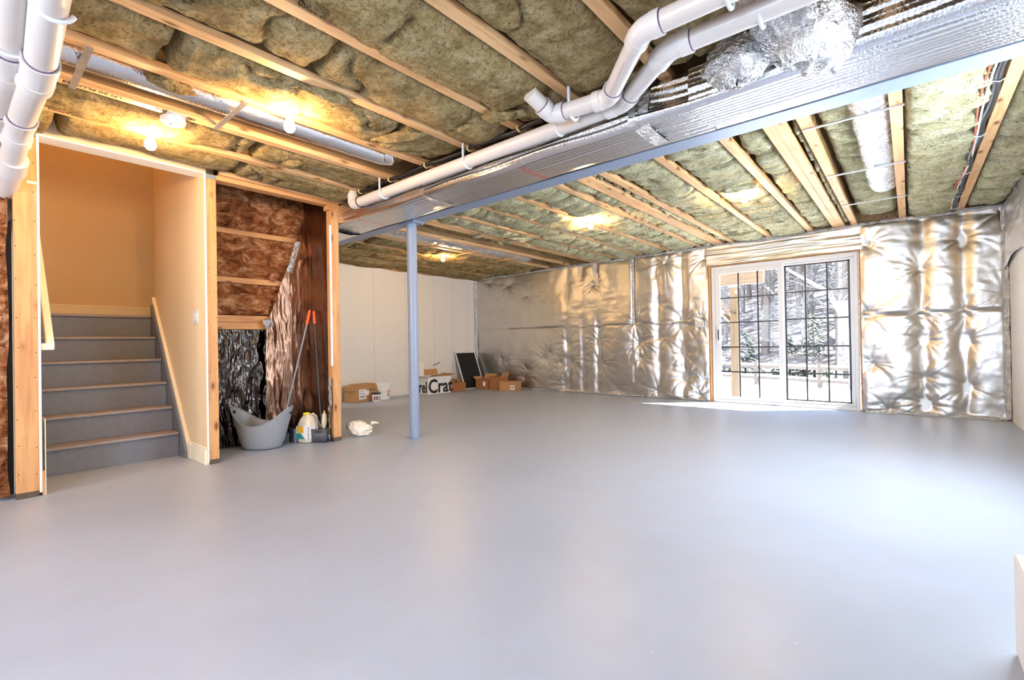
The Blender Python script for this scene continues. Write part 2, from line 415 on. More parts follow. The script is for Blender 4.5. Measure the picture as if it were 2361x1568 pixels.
xs = sorted(reg)
for i in range(len(xs)-1):
    a, b = xs[i]+.062, xs[i+1]+.004
    zc = ZJ+.03
    if abs(xs[i]+3.455) < .01: zc = ZJ+.16
    if xs[i] < -4.5: 
        pass
    elif xs[i] > -.6: pass
    else:
        bay(a, b, -1.6, 2.47, zc, WOOL, 0, .055, i+1)
bay(XR-.35, XR, -1.6, 1.2, ZJ+.03, WOOL, 0, .05, 40); bay(-.02, .43, -1.6, 1.9, ZJ+.03, WOOL, 0, .05, 41); bay(-.48, -.075, -1.6, 2.0, ZJ+.03, WOOL, 0, .05, 42)
xr = sorted(reg+[-.745, -.678, -2.245, -2.176, -4.31])
for i in range(len(xr)):
    a = xr[i]+.062; b = (xr[i+1]+.004) if i+1 < len(xr) else XR
    if b-a < .04: continue
    zc = ZJ+.02
    far = xr[i] < -4.35
    if abs(xr[i]+.548) < .01 or abs(xr[i]+4.9) < .01 or abs(xr[i]+5.39) < .01: zc = ZJ+.13
    bay(a, b, 3.1, YF-.05, zc, WOOL if far else WOOL2, .0 if far else 1.0, .05 if b-a > .3 else .02, 60+i)
bay(XW, -6.85, 2.6, YF-.05, ZJ+.02, WOOL, 0, .05, 99)
# loose pieces of batt hanging at the joints
def torn(x, y, z, sx, sy, sz, mat, seed, rz=0):
    n = 14; U, V = np.meshgrid(np.linspace(0, 2*PI, n*2, endpoint=False), np.linspace(0.02, PI-.02, n), indexing='ij')
    rr = 1+1.5*fbm(np.cos(U)*np.sin(V)*2+seed, np.sin(U)*2+np.cos(V)*2, seed, 4)
    P = np.stack([np.cos(U)*np.sin(V)*rr*sx, np.sin(U)*np.sin(V)*rr*sy, np.cos(V)*rr*sz], -1)
    c, s_ = math.cos(rz), math.sin(rz); Q = P.copy(); Q[..., 0] = P[..., 0]*c-P[..., 1]*s_; Q[..., 1] = P[..., 0]*s_+P[..., 1]*c
    return gridmesh('torn_wool', Q+np.array([x, y, z]), mat, ceiling, closed_u=True)
torn(-2.62, 1.95, 2.36, .17, .055, .03, WOOL, 1, .5); torn(-2.50, 1.36, 2.375, .05, .13, .03, WOOL, 2, -.3); torn(-1.35, 1.12, 2.35, .16, .09, .035, WOOL, 3, .4)
torn(-3.62, 1.7, 2.37, .10, .06, .03, WOOL, 4, .5); torn(-3.05, .78, 2.39, .05, .12, .03, WOOL, 5, .2); torn(-1.9, 2.2, 2.36, .12, .05, .03, WOOL, 6, .5)
torn(-1.22, 4.75, 2.37, .14, .03, .03, WOOL2, 7, .3); torn(-2.72, 4.45, 2.37, .15, .035, .03, WOOL2, 8, .3)
for k in range(7): torn(-4.2+random.uniform(-.25, .3), 4.9+random.uniform(-.5, .6), 2.352, .09, .022, .022, WOOL2, 20+k, k)

# ---- white board wall at the far left and the other walls
wl_ = MB().box(XW-.1, XW, 1.2, YF+.1, 0, 2.33).build('wall_left', WHITEWALL, kind='structure')
for y in (4.15, 4.85, 5.55, 6.25, 6.75, 7.2): # panel joints and their fastener rows
    MB().box(XW, XW+.0012, y-.0012, y+.0012, .02, 2.30).build('panel_joint', GREYP, wl_)
    m = MB()
    for z in (.45, .9, 1.35, 1.8, 2.2): m.lathe([(.011, 0), (.011, .003)], (XW, y, z), 8, R=Matrix.Rotation(PI/2, 3, 'Y'))
    m.build('fastener', GALV, wl_, kind='stuff')
MB().box(XW-.1, XW, 1.2, YF+.1, 2.33, 2.63).build('rim_board', OSB, wl_)
MB().tube([(XW+.008, 2.6+.2*k, 2.325+.012*math.sin(k*1.7)) for k in range(25)], .012, 6).build('top_edge', LABEL, wl_, smooth=True)
wr_ = MB().box(XR, XR+.1, YB, 2.6, 0, ZS).box(XR, XR+.1, 4.6, YF+.1, 0, ZS).box(XR, XR+.1, 2.6, 4.6, 0, .85).box(XR, XR+.1, 2.6, 4.6, 2.05, ZS).build('wall_right', WHITEWALL, kind='structure')
w4 = empty('window_4', (XR+.05, 3.6, .85), kind='structure')  # unseen window, added to carry the right-hand fill light
MB().box(XR-.01, XR+.1, 2.6, 2.66, .85, 2.05).box(XR-.01, XR+.1, 4.54, 4.6, .85, 2.05).box(XR-.01, XR+.1, 2.66, 4.54, .85, .91).box(XR-.01, XR+.1, 2.66, 4.54, 1.99, 2.05).box(XR+.02, XR+.08, 3.58, 3.62, .91, 1.99).build('window_frame', VINYL, w4)
MB().box(XR+.1, XR+.12, 2.5, 4.7, .7, 2.2).build('window_well', WHITEWALL, w4)  # opaque panel added behind the opening to block the sun
wb_ = empty('wall_front', (0, 0, 0), kind='structure')
mw = MB()
for a, b, c, d in ((-8.2, XR, 0, .8), (-8.2, XR, 2.1, 2.63), (-8.2, -4.0, .8, 2.1), (-2.4, -1.7, .8, 2.1), (-.1, XR, .8, 2.1)): mw.box(a, b, YB-.12, YB, c, d)
mw.build('concrete', WHITEWALL, wb_)
for k, cx in ((2, -.9), (3, -3.2)):  # unseen windows, added to carry the fill lights behind the camera
    w_ = empty('window_%d' % k, (cx, YB, .8), kind='structure'); m = MB()
    m.box(cx-.8, cx-.74, YB-.12, YB+.02, .8, 2.1); m.box(cx+.74, cx+.8, YB-.12, YB+.02, .8, 2.1); m.box(cx-.8, cx+.8, YB-.12, YB+.02, .8, .86); m.box(cx-.8, cx+.8, YB-.12, YB+.02, 2.04, 2.1); m.box(cx-.02, cx+.02, YB-.08, YB-.02, .8, 2.1)
    m.build('window_frame', VINYL, w_)
    MB().box(cx-.8, cx+.8, YB-.3, YB-.28, .7, 2.2).build('window_well', WHITEWALL, w_)  # opaque panel closing the added window

# ---- foil blanket wall with the patio door opening
wf = empty('wall_back', (0, 0, 0), kind='structure')
DX0, DX1, DZ = -2.30, -.495, 2.045
m = MB(); m.box(XW-.1, DX0-.03, YF+.02, YF+.14, 0, 2.63); m.box(DX1+.03, XR+.1, YF+.02, YF+.14, 0, 2.63); m.box(DX0-.03, DX1+.03, YF+.02, YF+.14, DZ+.03, 2.63)
m.build('sheathing', OSB, wf)
m = MB(); m.box(DX0-.045, DX0-.012, YF-.035, YF+.02, 0, DZ+.04); m.box(DX1+.012, DX1+.03, YF-.03, YF+.02, 0, DZ+.04); m.box(DX0-.04, DX1+.03, YF-.03, YF+.02, DZ+.012, DZ+.035)
m.build('rough_opening_frame', PINE[2], wf)
FAST = [(-6.9, 2.25, 1.0), (-6.35, 2.15, 1.0), (-6.55, 1.72, .8), (-5.9, 1.9, .6), (-6.6, .62, .6), (-5.95, .42, 1.3), (-5.45, .62, 1.3), (-5.35, .75, 1.0), (-6.0, .25, 1.1), (-5.1, .55, 1.2), (-4.92, .9, 1.0), (-4.9, .55, 1.2),
        (-4.35, 1.98, 1.1), (-4.3, .95, 1.0), (-4.25, .55, 1.4), (-3.55, 1.25, 1.2), (-3.5, .9, 1.6), (-3.45, .65, 1.0), (-3.1, 1.0, .8), (-2.75, 1.22, 1.8), (-2.75, .75, 1.2), (-2.72, .35, 2.0), (-2.42, .3, 1.2), (-2.45, 1.25, .7),
        (-3.0, 2.2, .8), (-2.4, 2.2, 1.3), (-.42, 1.25, 1.6), (-.40, 2.1, 1.3), (.10, 1.75, 1.0), (.12, 1.2, 1.2), (.47, 2.05, 1.3), (.48, 1.2, 1.3), (.5, .9, 1.0), (.14, .9, 1.1), (.12, .45, 1.0), (.5, .35, 1.5), (-.2, .05, 2.2), (.15, .12, 1.6), (.8, 2.3, 1.6), (.8, 1.4, 1.0), (-.35, .6, 1.2),
        (-5.0, .12, 1.2), (-3.9, .1, 1.0), (-3.2, .12, 1.3), (-6.4, .1, 1.0), (-2.5, .08, 1.4)]
CRE = [(-4.93, .05, 1.0), (-4.60, .045, .9), (-4.28, .04, .9), (-3.15, .05, .8), (-2.76, .05, 1.1), (.12, .06, 1.5), (.48, .05, 1.7), (-6.45, .04, .35)]
def foil_h(X, Z):
    amp = np.clip((X+6.6)/1.6, .35, 1.0)
    amp = np.maximum(amp, np.clip((.8-Z)/.5, 0, 1)*.9)
    h = .035*fbm(X*1.3+5, Z*1.0, 3, 3)*amp*2
    h = h+.012*fbm(X*5, Z*3, 8, 4)*amp
    for x, w, s in CRE:   # studs show as vertical creases between billows
        d = X-x-.03*fbm(Z*1.7, Z*0+x, 5, 3)-.035*(vn(Z*5, Z*0+x*3, 9)-.5)
        h = h-.026*s*np.exp(-(d/(w*(1+vn(Z*2.1, Z*0+x, 14))))**2)*(.1+1.3*vn(Z*2.6, Z*0+x, 12))
        h = h+.007*s*np.exp(-(d/(w*2.6))**2)*(vn(X*6, Z*11, 31)-.5)
    for k, (x, z, s) in enumerate(FAST):
        dx, dz = X-x, Z-z; r = np.sqrt(dx*dx+dz*dz)+1e-6; th = np.arctan2(dz, dx)
        h = h-.030*s*np.exp(-(r/.11)**1.3)
        n = 7+k % 5; wob = 2.6*vn(np.cos(th)*2+k, np.sin(th)*2+r*4, k)+k
        h = h+(.006 if x < -5 else .010)*s*np.exp(-r/.22)*np.abs(np.sin(n*th/2+wob*2))*np.clip(r/.04, 0, 1)
    h = h+.006*ridge(X*4, Z*9, 40, 3)*amp
    h = h+.013*ridge(X*4.5+1.5*fbm(X*3, Z*3, 61, 3), Z*3.2, 44, 4)*(X > -1.0)
    return h
def blanket(x0, x1, z0, z1, extra=0, name='foil_blanket', droop=0, res=.0135):
    nu = int((x1-x0)/res); nv = int((z1-z0)/res)
    X, Z = np.meshgrid(np.linspace(x0, x1, nu), np.linspace(z0, z1, nv), indexing='ij')
    h = foil_h(X, Z)+extra
    e = np.minimum(np.minimum(X-x0, x1-X), 1)
    ez = np.minimum(Z-z0, z1-Z)
    h = h*np.clip(e/.06+.25, 0, 1)*np.clip(ez/.05+.3, 0, 1)+.01*fbm(X*14, Z*14, 77, 3)*np.exp(-np.minimum(e, ez)/.05)
    Y = YF-.02-np.maximum(h+.035, .002)
    return gridmesh(name, np.stack([X, Y, Z], -1), FOILW, wf)
SEAM = 1.235
blanket(XW+.01, -3.577, SEAM-.01, 2.36, .012); blanket(XW+.01, -3.577, .012, SEAM, 0)
blanket(-3.57, DX0-.045, SEAM-.01, 2.36, .012); blanket(-3.59, DX0-.045, .012, SEAM, 0)
blanket(DX1+.03, XR-.01, SEAM-.01, 2.375, .012); blanket(DX1+.03, XR-.01, .012, SEAM, 0)
# over the door: long near-horizontal folds
nu, nv = 150, 40; X, Z = np.meshgrid(np.linspace(DX0-.06, DX1+.05, nu), np.linspace(DZ+.02, 2.37, nv), indexing='ij')
Y = YF-.045-.03*ridge(X*.7, Z*13+.6*fbm(X*1.5, Z*2, 5, 3), 6, 3)
gridmesh('foil_blanket', np.stack([X, Y, Z], -1), FOILW, wf)
def strip(pts, w, normal, name, mat, parent, seed=0, amp=.012):
    n = 90; P = np.array(pts, float); t = np.linspace(0, 1, n); A = P[0]+(P[-1]-P[0])*t[:, None]
    d = (P[-1]-P[0])/np.linalg.norm(P[-1]-P[0]); N = np.array(normal, float); S = np.cross(d, N)
    V = []
    for k in range(7):
        q = (k/6-.5)*w; L = np.linalg.norm(P[-1]-P[0])
        a = amp*(vn(t*L*14, t*0+k*.9, seed)+.4*vn(t*L*40, t*0+k, seed+1))+.010*math.cos((k/6-.5)*PI)
        V.append(A+S*(q*(1+.25*(vn(t*L*6, t*0, seed+2)-.5)))[..., None]+N*a[:, None])
    return gridmesh(name, np.array(V), mat, parent)
strip([(XW+.03, YF-.07, .02), (XW+.03, YF-.07, 2.33)], .075, (.5, -.85, 0), 'corner_tape', FOILC, wf, 3, .02)
strip([(-3.57, YF-.07, SEAM), (-3.57, YF-.07, 2.34)], .045, (0, -1, 0), 'seam_tape', FOILC, wf, 5, .015)
strip([(XW+.05, YF-.05, 2.355), (XR-.02, YF-.05, 2.375)], .05, (0, -1, 0), 'top_tape', FOILC, wf, 6, .02)
strip([(XR-.02, YF-.07, .02), (XR-.02, YF-.07, 2.37)], .06, (-.6, -.8, 0), 'corner_tape', FOILC, wf, 9, .02)
strip([(XW+.3, YF-.04, .012), (DX0-.06, YF-.04, .012)], .03, (0, -.8, .6), 'bottom_edge', FOILC, wf, 12, .015)
strip([(DX1+.05, YF-.04, .012), (XR-.04, YF-.04, .012)], .05, (0, -.8, .6), 'bottom_edge', FOILC, wf, 13, .02)
# foil over the top of the right wall
nu, nv = 70, 45; Yg, Z = np.meshgrid(np.linspace(5.6, YF-.03, nu), np.linspace(0, 1, nv), indexing='ij')
zb = 1.68+.05*np.sin(Yg*3)+.25*(YF-Yg)*.2; Zz = zb+(2.37-zb)*Z
gridmesh('foil_blanket', np.stack([XR-.012-.03*ridge(Yg*2, Zz*5, 21, 3), Yg, Zz], -1), FOILW, wr_)

# ---- sliding patio door
dr = empty('door_1', ((DX0+DX1)/2, YF, 0), kind='structure')
yo = YF-.045
def frame_bar(x0, x1, z0, z1, y0, y1, name='door_frame', mat=VINYL, b=.004): return MB().box(x0, x1, y0, y1, z0, z1).build(name, mat, dr, bevel=b)
frame_bar(DX0, DX0+.045, 0, DZ, yo, YF+.10); frame_bar(DX1-.035, DX1, 0, DZ, yo, YF+.10)
frame_bar(DX0+.045, DX1-.035, DZ-.05, DZ, yo, YF+.10); frame_bar(DX0+.045, DX1-.035, .0, .045, yo, YF+.10, 'door_sill')
mid = -1.375
# left sliding panel (inner track)
y0, y1 = yo+.01, yo+.045
for a in ((DX0+.045, DX0+.12, .045, DZ-.05), (mid-.03, mid+.03, .045, DZ-.05), (DX0+.12, mid-.03, DZ-.115, DZ-.05), (DX0+.12, mid-.03, .045, .095)):
    frame_bar(a[0], a[1], a[2], a[3], y0, y1, 'sliding_panel_rail')
y2, y3 = yo+.055, yo+.09
for a in ((mid+.03, mid+.045, .045, DZ-.05), (DX1-.085, DX1-.035, .045, DZ-.05), (mid+.045, DX1-.085, DZ-.085, DZ-.05), (mid+.045, DX1-.085, .045, .085)):
    frame_bar(a[0], a[1], a[2], a[3], y2, y3, 'fixed_panel_rail')
gL = (DX0+.12, mid-.03, .095, DZ-.115); gR = (mid+.045, DX1-.085, .085, DZ-.085)
for (a, b, c, d), yy in ((gL, (y0+y1)/2), (gR, (y2+y3)/2)):
    MB().box(a, b, yy-.003, yy+.003, c, d).build('glass_pane', GLASS, dr)
    for i in (1, 2):
        x = a+(b-a)*i/3; MB().box(x-.010, x+.010, yy-.012, yy-.004, c, d).build('muntin', BLACKM, dr)
    for i in (1, 2, 3, 4):
        z = c+(d-c)*i/5; MB().box(a, b, yy-.0125, yy-.0035, z-.009, z+.009).build('muntin', BLACKM, dr)
a, b, c, d = gR; yy = y2
for q in ((a, a+.022, c, d), (b-.022, b, c, d), (a, b, d-.02, d), (a, b, c, c+.016)): MB().box(q[0], q[1], yy-.006, yy, q[2], q[3]).build('black_glazing_gasket', BLACKM, dr)
hx = DX0+.085
hd = MB().box(hx-.022, hx+.022, yo-.012, y0, .88, 1.15).build('door_handle', VINYL, dr, bevel=.006)
MB().tube([(hx+.012, yo-.015, .94), (hx+.018, yo-.045, .97), (hx+.018, yo-.045, 1.06), (hx+.012, yo-.015, 1.09)], .010, 10).build('grip', BLACKM, hd, smooth=True)

# ---- partition with the stairwell opening
wp = empty('wall_partition', (-4.4, 1.4, 0), kind='structure')
XP = -4.37
def stud(x0, x1, y0, y1, z0, z1, name='stud', mat=None, par=None, b=.003): return MB().box(x0, x1, y0, y1, z0, z1).build(name, mat or PINE[2], par or wp, bevel=b)
s1 = stud(XP-.09, XP, .238, .345, .035, 2.36); stud(XP-.0905, XP+.0005, .238, .345, 0, .035, 'bottom_plate', TREATED)
stud(XP-.12, XP+.003, .345, .359, 0.02, 2.385, 'drywall_edge', GYP)
stud(XP-.04, XP+.004, .359, .372, 0, .16, 'shim', PINE[2])
MB().box(XP, XP+.003, .30, .345, 2.045, 2.062).build('gypsum_patch', GYP, wp)
s2 = stud(XP-.09, XP, 1.325, 1.398, .035, 2.345); stud(XP-.09, XP+.001, 1.325, 1.398, 0, .035, 'bottom_plate', TREATED)
stud(XP-.09, XP+.001, 1.323, 1.402, 2.345, 2.38, 'sill_gasket', TAPEG)
s3 = stud(XP-.09, XP, 2.408, 2.492, .04, 2.30); stud(XP-.09, XP+.001, 2.408, 2.492, 0, .04, 'bottom_plate', TREATED)
stud(XP-.09, XP, 2.38, 2.50, 2.30, 2.345, 'top_plate', PINE[1])
stud(XP-.10, XP+.002, 1.40, 2.50, 2.345, 2.384, 'top_plate', PINE[1])
nails = MB()
for (y0_, y1_) in ((.25, .335), (1.335, 1.388), (2.42, 2.48)):
    for z in np.arange(.12, 2.3, .21):
        for yy in (y0_, y1_): nails.lathe([(.0035, 0), (.0035, .002)], (XP-.0005, yy+random.uniform(-.006, .006), z+random.uniform(-.04, .04)), 6, R=Matrix.Rotation(PI/2, 3, 'Y'))
nails.build('nail_head', BLACKM, wp, kind='stuff')
# fibreglass left of the first stud, before a near-black sheet standing in for the cavity's shade
nu, nv = 40, 150; U, V = np.meshgrid(np.linspace(0, 1, nu), np.linspace(0, 1, nv), indexing='ij')
Y = -.1+.33*U; Z = .02+1.97*V; X = -4.47+.05*fbm(Y*7, Z*4, 3, 5)*2-.04*(1-U)
gridmesh('fiberglass_insulation', np.stack([X+.05, .22-.10*(1-U)-.02*vn(Z*5, Z*0, 4), Z], -1), FIBER, wp)
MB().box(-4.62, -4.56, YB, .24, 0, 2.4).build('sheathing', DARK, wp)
stud(-4.5, -4.47, YB, .14, 1.15, 1.24, 'blocking', PINE[1])
# stairwell drywall
ws = empty('wall_stair', (-5.2, 1.31, 0), kind='structure')
MB().box(-5.87, XP+.002, 1.31, 1.322, 0, 5.0).build('drywall', DRYWALL, ws); MB().box(XP-.005, XP+.004, 1.3095, 1.323, .02, 2.38).build('drywall_edge', GYP, ws)
MB().box(-5.87, -4.47, 1.322, 1.41, 0.0, 5.0).build('wall_core', DRYWALL, ws)
MB().box(-7.0, XP-.13, .26, .357, 0, 5.0).build('drywall', DRYWALL, ws)
MB().box(-6.75, -6.65, .2, 3.2, 0, 5.0).build('drywall', DRYWALL, ws)
MB().box(-6.75, -5.87, 2.9, 3.0, 2.7, 5.0).build('drywall', DRYWALL, ws)
MB().box(-5.87, -5.75, 1.41, 3.0, 2.66, 5.0).build('drywall', DRYWALL, ws)
MB().box(-6.8, -4.3, .2, 3.0, 5.0, 5.05).build('stairwell_ceiling', SOFFIT, ws)
MB().box(XP-.15, XP-.001, .357, 1.31, 2.375, 2.384).build('soffit', SOFFIT, ws)
MB().box(XP-.15, XP-.001, .357, 1.31, 2.384, 5.0).build('header', DRYWALL, ws)
# landing and hallway surfaces
# ---- staircase
st = empty('staircase', (-5.0, .83, 0), 'grey painted wooden staircase rising between beige drywall walls', 'staircase')
RX0 = -4.97; RUN = .178; RH = .2143; ys0, ys1 = .362, 1.268
RX = [-4.97, -5.15, -5.335, -5.505, -5.70, -5.86]
for k in range(6):
    x = RX[k]
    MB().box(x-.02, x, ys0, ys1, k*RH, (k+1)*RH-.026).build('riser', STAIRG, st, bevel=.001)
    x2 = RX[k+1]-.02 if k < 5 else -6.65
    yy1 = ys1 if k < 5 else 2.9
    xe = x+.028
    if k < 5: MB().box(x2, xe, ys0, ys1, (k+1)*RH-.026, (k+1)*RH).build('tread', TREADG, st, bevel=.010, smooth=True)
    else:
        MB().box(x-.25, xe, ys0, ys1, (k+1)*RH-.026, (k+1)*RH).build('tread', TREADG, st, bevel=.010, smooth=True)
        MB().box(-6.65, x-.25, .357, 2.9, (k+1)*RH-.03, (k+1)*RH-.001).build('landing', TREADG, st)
pts = [(-4.735, 0), (-4.865, .04), (-5.90, 1.39), (-5.90, 0), ]
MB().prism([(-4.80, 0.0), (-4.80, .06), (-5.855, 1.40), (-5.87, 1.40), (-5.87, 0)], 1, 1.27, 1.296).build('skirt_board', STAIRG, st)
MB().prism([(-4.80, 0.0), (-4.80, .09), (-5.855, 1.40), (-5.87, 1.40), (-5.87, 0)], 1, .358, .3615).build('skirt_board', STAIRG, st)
t1 = struct(MB().prism([(-4.735, 0), (-4.735, .145), (-4.80, .145), (-5.86, 1.475), (-5.87, 1.475), (-5.87, 1.385), (-5.855, 1.385), (-4.81, .06), (-4.81, 0)], 1, 1.288, 1.309).build('trim_1', TRIM, bevel=.003))
MB().prism([(-4.79, .125), (-5.86, 1.455), (-5.86, 1.475), (-4.79, .145)], 1, 1.280, 1.289).build('moulding', TRIM, t1)
bb = struct(MB().box(-4.735, XP+.001, 1.292, 1.309, 0, .12).build('baseboard_stair', TRIM, bevel=.003)); MB().box(-4.735, XP+.001, 1.297, 1.309, .12, .145).build('moulding', TRIM, bb, bevel=.004)
b2 = struct(MB().box(-6.65, -6.632, .357, 2.9, 1.286, 1.40).build('baseboard_landing', TRIM, bevel=.003)); MB().box(-6.65, -6.637, .357, 2.9, 1.40, 1.425).build('moulding', TRIM, b2, bevel=.004)
struct(MB().box(-4.50, XP+.004, .372, .376, 0.0, .5).build('trim_2', TRIM))
# handrail
hr = empty('handrail', (-4.42, .42, .95), 'cream painted handrail sloping up the left stairwell wall', 'handrail')
MB().prism([(-4.385, .955), (-4.385, 1.0), (-5.85, 2.62), (-5.85, 2.50), (-4.43, .955)], 1, .385, .425).build('rail', TRIM, hr, bevel=.006)
MB().prism([(-4.385, .955), (-4.385, 1.0), (-4.43, .998), (-4.43, .955)], 1, .358, .388).build('return', TRIM, hr, bevel=.003)
for x, z in ((-4.75, 1.33), (-5.4, 2.05)): MB().tube([(x, .36, z-.07), (x, .40, z-.06), (x, .405, z)], .007, 8).build('bracket', GALV, hr)
# light switch
sw = empty('light_switch', (-4.60, 1.31, 1.21), 'white double light switch on the stairwell wall beside the stud', 'switch')
MB().box(-4.655, -4.545, 1.303, 1.31, 1.155, 1.27).build('plate', VINYL, sw, bevel=.002)
for x in (-4.625, -4.575): MB().box(x-.016, x+.016, 1.298, 1.304, 1.18, 1.245).build('rocker', VINYL, sw, bevel=.002)

# ---- niche beside the stairs: fibreglass with framing above, foil and dark film below
wn_ = empty('wall_niche', (-4.9, 2.0, 0), kind='structure')
XN = -4.97
MB().box(-5.87, XP-.1, 1.41, 2.52, 2.60, 2.66).box(-5.87, XP-.1, 2.50, 2.54, 0, 2.62).build('stair_underside', DARK, wn_)  # unseen cover, added to stop sunlight leaking into the niche
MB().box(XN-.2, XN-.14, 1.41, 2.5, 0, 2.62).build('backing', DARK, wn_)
nu, nv = 80, 130
for zlo, zhi, seed in ((2.05, 2.62, 1), (1.63, 2.09, 2), (1.27, 1.58, 3)):
    U, V = np.meshgrid(np.linspace(0, 1, 90), np.linspace(0, 1, 50), indexing='ij'); Y = 1.41+1.1*U; Z = zlo+(zhi-zlo)*V
    X = XN-.07+.05*np.sin(PI*V)**.5+.09*fbm(Y*6, Z*8, seed, 5)+.05*ridge(Y*7+2*fbm(Y*4, Z*4, 3), Z*9, seed+3, 4)
    gridmesh('fiberglass_insulation', np.stack([X, Y, Z], -1), FIBER, wn_)
for z0, z1 in ((2.045, 2.095), (1.575, 1.628), (1.195, 1.262), (1.125, 1.193)): stud(XN-.13, XN+.01, 1.41, 2.42, z0, z1, 'framing', PINE[1], wn_)
# dark film low down, strongly crinkled in vertical folds
U, V = np.meshgrid(np.linspace(0, 1, 150), np.linspace(0, 1, 120), indexing='ij')
Y = 1.41+.62*U; Z = .01+1.11*V
X = XN+.0+.07*ridge(Y*9+1.2*fbm(Y*3, Z*2, 4), Z*2.2, 7, 4)-.03+.02*fbm(Y*20, Z*14, 9, 3)
gridmesh('dark_film', np.stack([X, Y, Z], -1), FOILK, wn_)
# foil sheet whose left edge runs diagonally
U, V = np.meshgrid(np.linspace(0, 1, 110), np.linspace(0, 1, 190), indexing='ij')
Z = .01+2.58*V
yl = np.where(Z > 1.15, 2.00+(Z-1.15)*.345, 2.0-.02*(1.15-Z)); Y = yl+(2.455-yl)*U
X = XN+.03+.055*ridge(Y*6+.8*fbm(Y*2, Z*2, 4), Z*1.3, 17, 4)+.02*fbm(Y*3, Z*2, 18, 3)
gridmesh('foil_sheet', np.stack([X, Y, Z], -1), FOILB, wn_)
strip([(XN+.06, 2.23, 1.72), (XN+.06, 2.33, 2.05)], .06, (1, 0, 0), 'foil_tape', FOILC, wn_, 31, .02)
strip([(XN+.07, 1.97, 1.17), (XN+.07, 2.05, 1.20)], .09, (1, 0, 0), 'foil_tape', FOILC, wn_, 33, .02)
U, V = np.meshgrid(np.linspace(0, 1, 70), np.linspace(0, 1, 190), indexing='ij')
X = XN+(XP-.015-XN)*U; Z = .01+2.57*V-.24*V*(U > .82)
Y = 2.44-.03*ridge(X*5+1.1*fbm(X*2, Z*1.5, 4), Z*1.2, 27, 4)-.02*fbm(X*4, Z*3, 8, 3)
gridmesh('foil_sheet', np.stack([X, Y, Z], -1), FOILB, wn_)
MB().box(XN-.1, XP-.09, 2.455, 2.49, 0, 2.384).build('wall_core', DARK, wn_)
MB().box(XP-.02, XP+.003, 2.398, 2.410, .75, 2.15).build('tape_edge', LABEL, wn_)
U, V = np.meshgrid(np.linspace(0, 1, 14), np.linspace(0, 1, 60), indexing='ij')
gridmesh('foil_sheet', np.stack([XP-.07+.08*U+.015*vn(U*5, V*8, 3), 2.40-.045*(1-V)*U-.02*vn(U*4, V*12, 5), .01+.62*V], -1), FOILC, wn_)

# ================================================================== STEEL, DUCTS, PIPES
beam = empty('steel_beam', (-2.5, 3.005, 2.19), 'long grey painted steel beam running under the joists', 'beam')
BX0, BX1 = -5.72, XR
for q in ((2.19, 2.20), (2.375, 2.3845)): MB().box(BX0, BX1, 2.93, 3.08, q[0], q[1]).build('flange', STEEL, beam, bevel=.0015)
MB().box(BX0, BX1, 3.0, 3.01, 2.20, 2.375).build('web', STEEL, beam)
colm = empty('steel_column', (-3.86, 3.005, 0), 'round blue-grey steel column standing under the beam', 'column')
MB().tube([(-3.86, 3.005, .008), (-3.86, 3.005, 2.175)], .051, 40).build('shaft', STEEL, colm, smooth=True)
MB().box(-3.98, -3.74, 2.935, 3.075, 2.175, 2.19).build('cap_plate', STEEL, colm, bevel=.002)
MB().box(-3.93, -3.79, 2.935, 3.075, 0, .008).build('base_plate', STEEL, colm, bevel=.002)
for x in (-3.96, -3.76):
    for y in (2.95, 3.06): MB().lathe([(.011, 2.16), (.011, 2.175)], (x, y, 0), 6).build('bolt', STEEL, colm)

duct = empty('trunk_duct', (-2.6, 2.66, 2.1), 'long rectangular trunk duct wrapped in silver foil beside the steel beam', 'duct')
def wrap(x0, x1, ya, yb, za, zb, name, mat=None, seed=0, r=.07, amp=.006, ya2=None, za2=None, label=None):
    nx = max(8, int((x1-x0)/.03)); ns = 96; t = np.linspace(0, 1, ns, endpoint=False)
    xs_ = np.linspace(x0, x1, nx); ring = []
    for i, x in enumerate(xs_):
        s_ = i/(nx-1); a = ya+((ya2 if ya2 is not None else ya)-ya)*s_; z_a = za+((za2 if za2 is not None else za)-za)*s_
        cy, cz = (a+yb)/2, (z_a+zb)/2; hy, hz = (yb-a)/2, (zb-z_a)/2
        th = 2*PI*t; c, s2 = np.cos(th), np.sin(th); p = 7.0
        k = (np.abs(c)**p+np.abs(s2)**p)**(-1/p)
        dd = 1+amp/hz*(2*vn(th*3+0*x, th*0+x*2.2, seed)-1)
        ring.append(np.stack([np.full(ns, x), cy+c*k*hy*dd, cz+s2*k*hz*dd], -1))
    V = np.array(ring).transpose(1, 0, 2)
    return gridmesh(name, V, mat or FOILR, duct, closed_u=True, label=label)
YD0, YD1 = 2.485, 2.872
wrap(-6.6, -5.25, YD0-.02, YD1-.06, 2.10, 2.34, 'duct_section', seed=1); wrap(-5.3, -4.55, YD0, YD1-.02, 2.14, 2.36, 'duct_section', seed=2, amp=.010)
wrap(-4.56, -3.02, YD0, YD1, 2.162, 2.37, 'duct_section', seed=3, amp=.006); wrap(-3.03, -1.15, YD0-.005, YD1, 2.16, 2.37, 'duct_section', seed=4, amp=.006)
wrap(-1.2, -.83, YD0, YD1, 2.16, 2.37, 'duct_transition', seed=5, ya2=2.50, amp=.010)
wrap(-.85, XR-.02, 2.445, YD1, 2.155, 2.378, 'duct_section', seed=6, amp=.005)
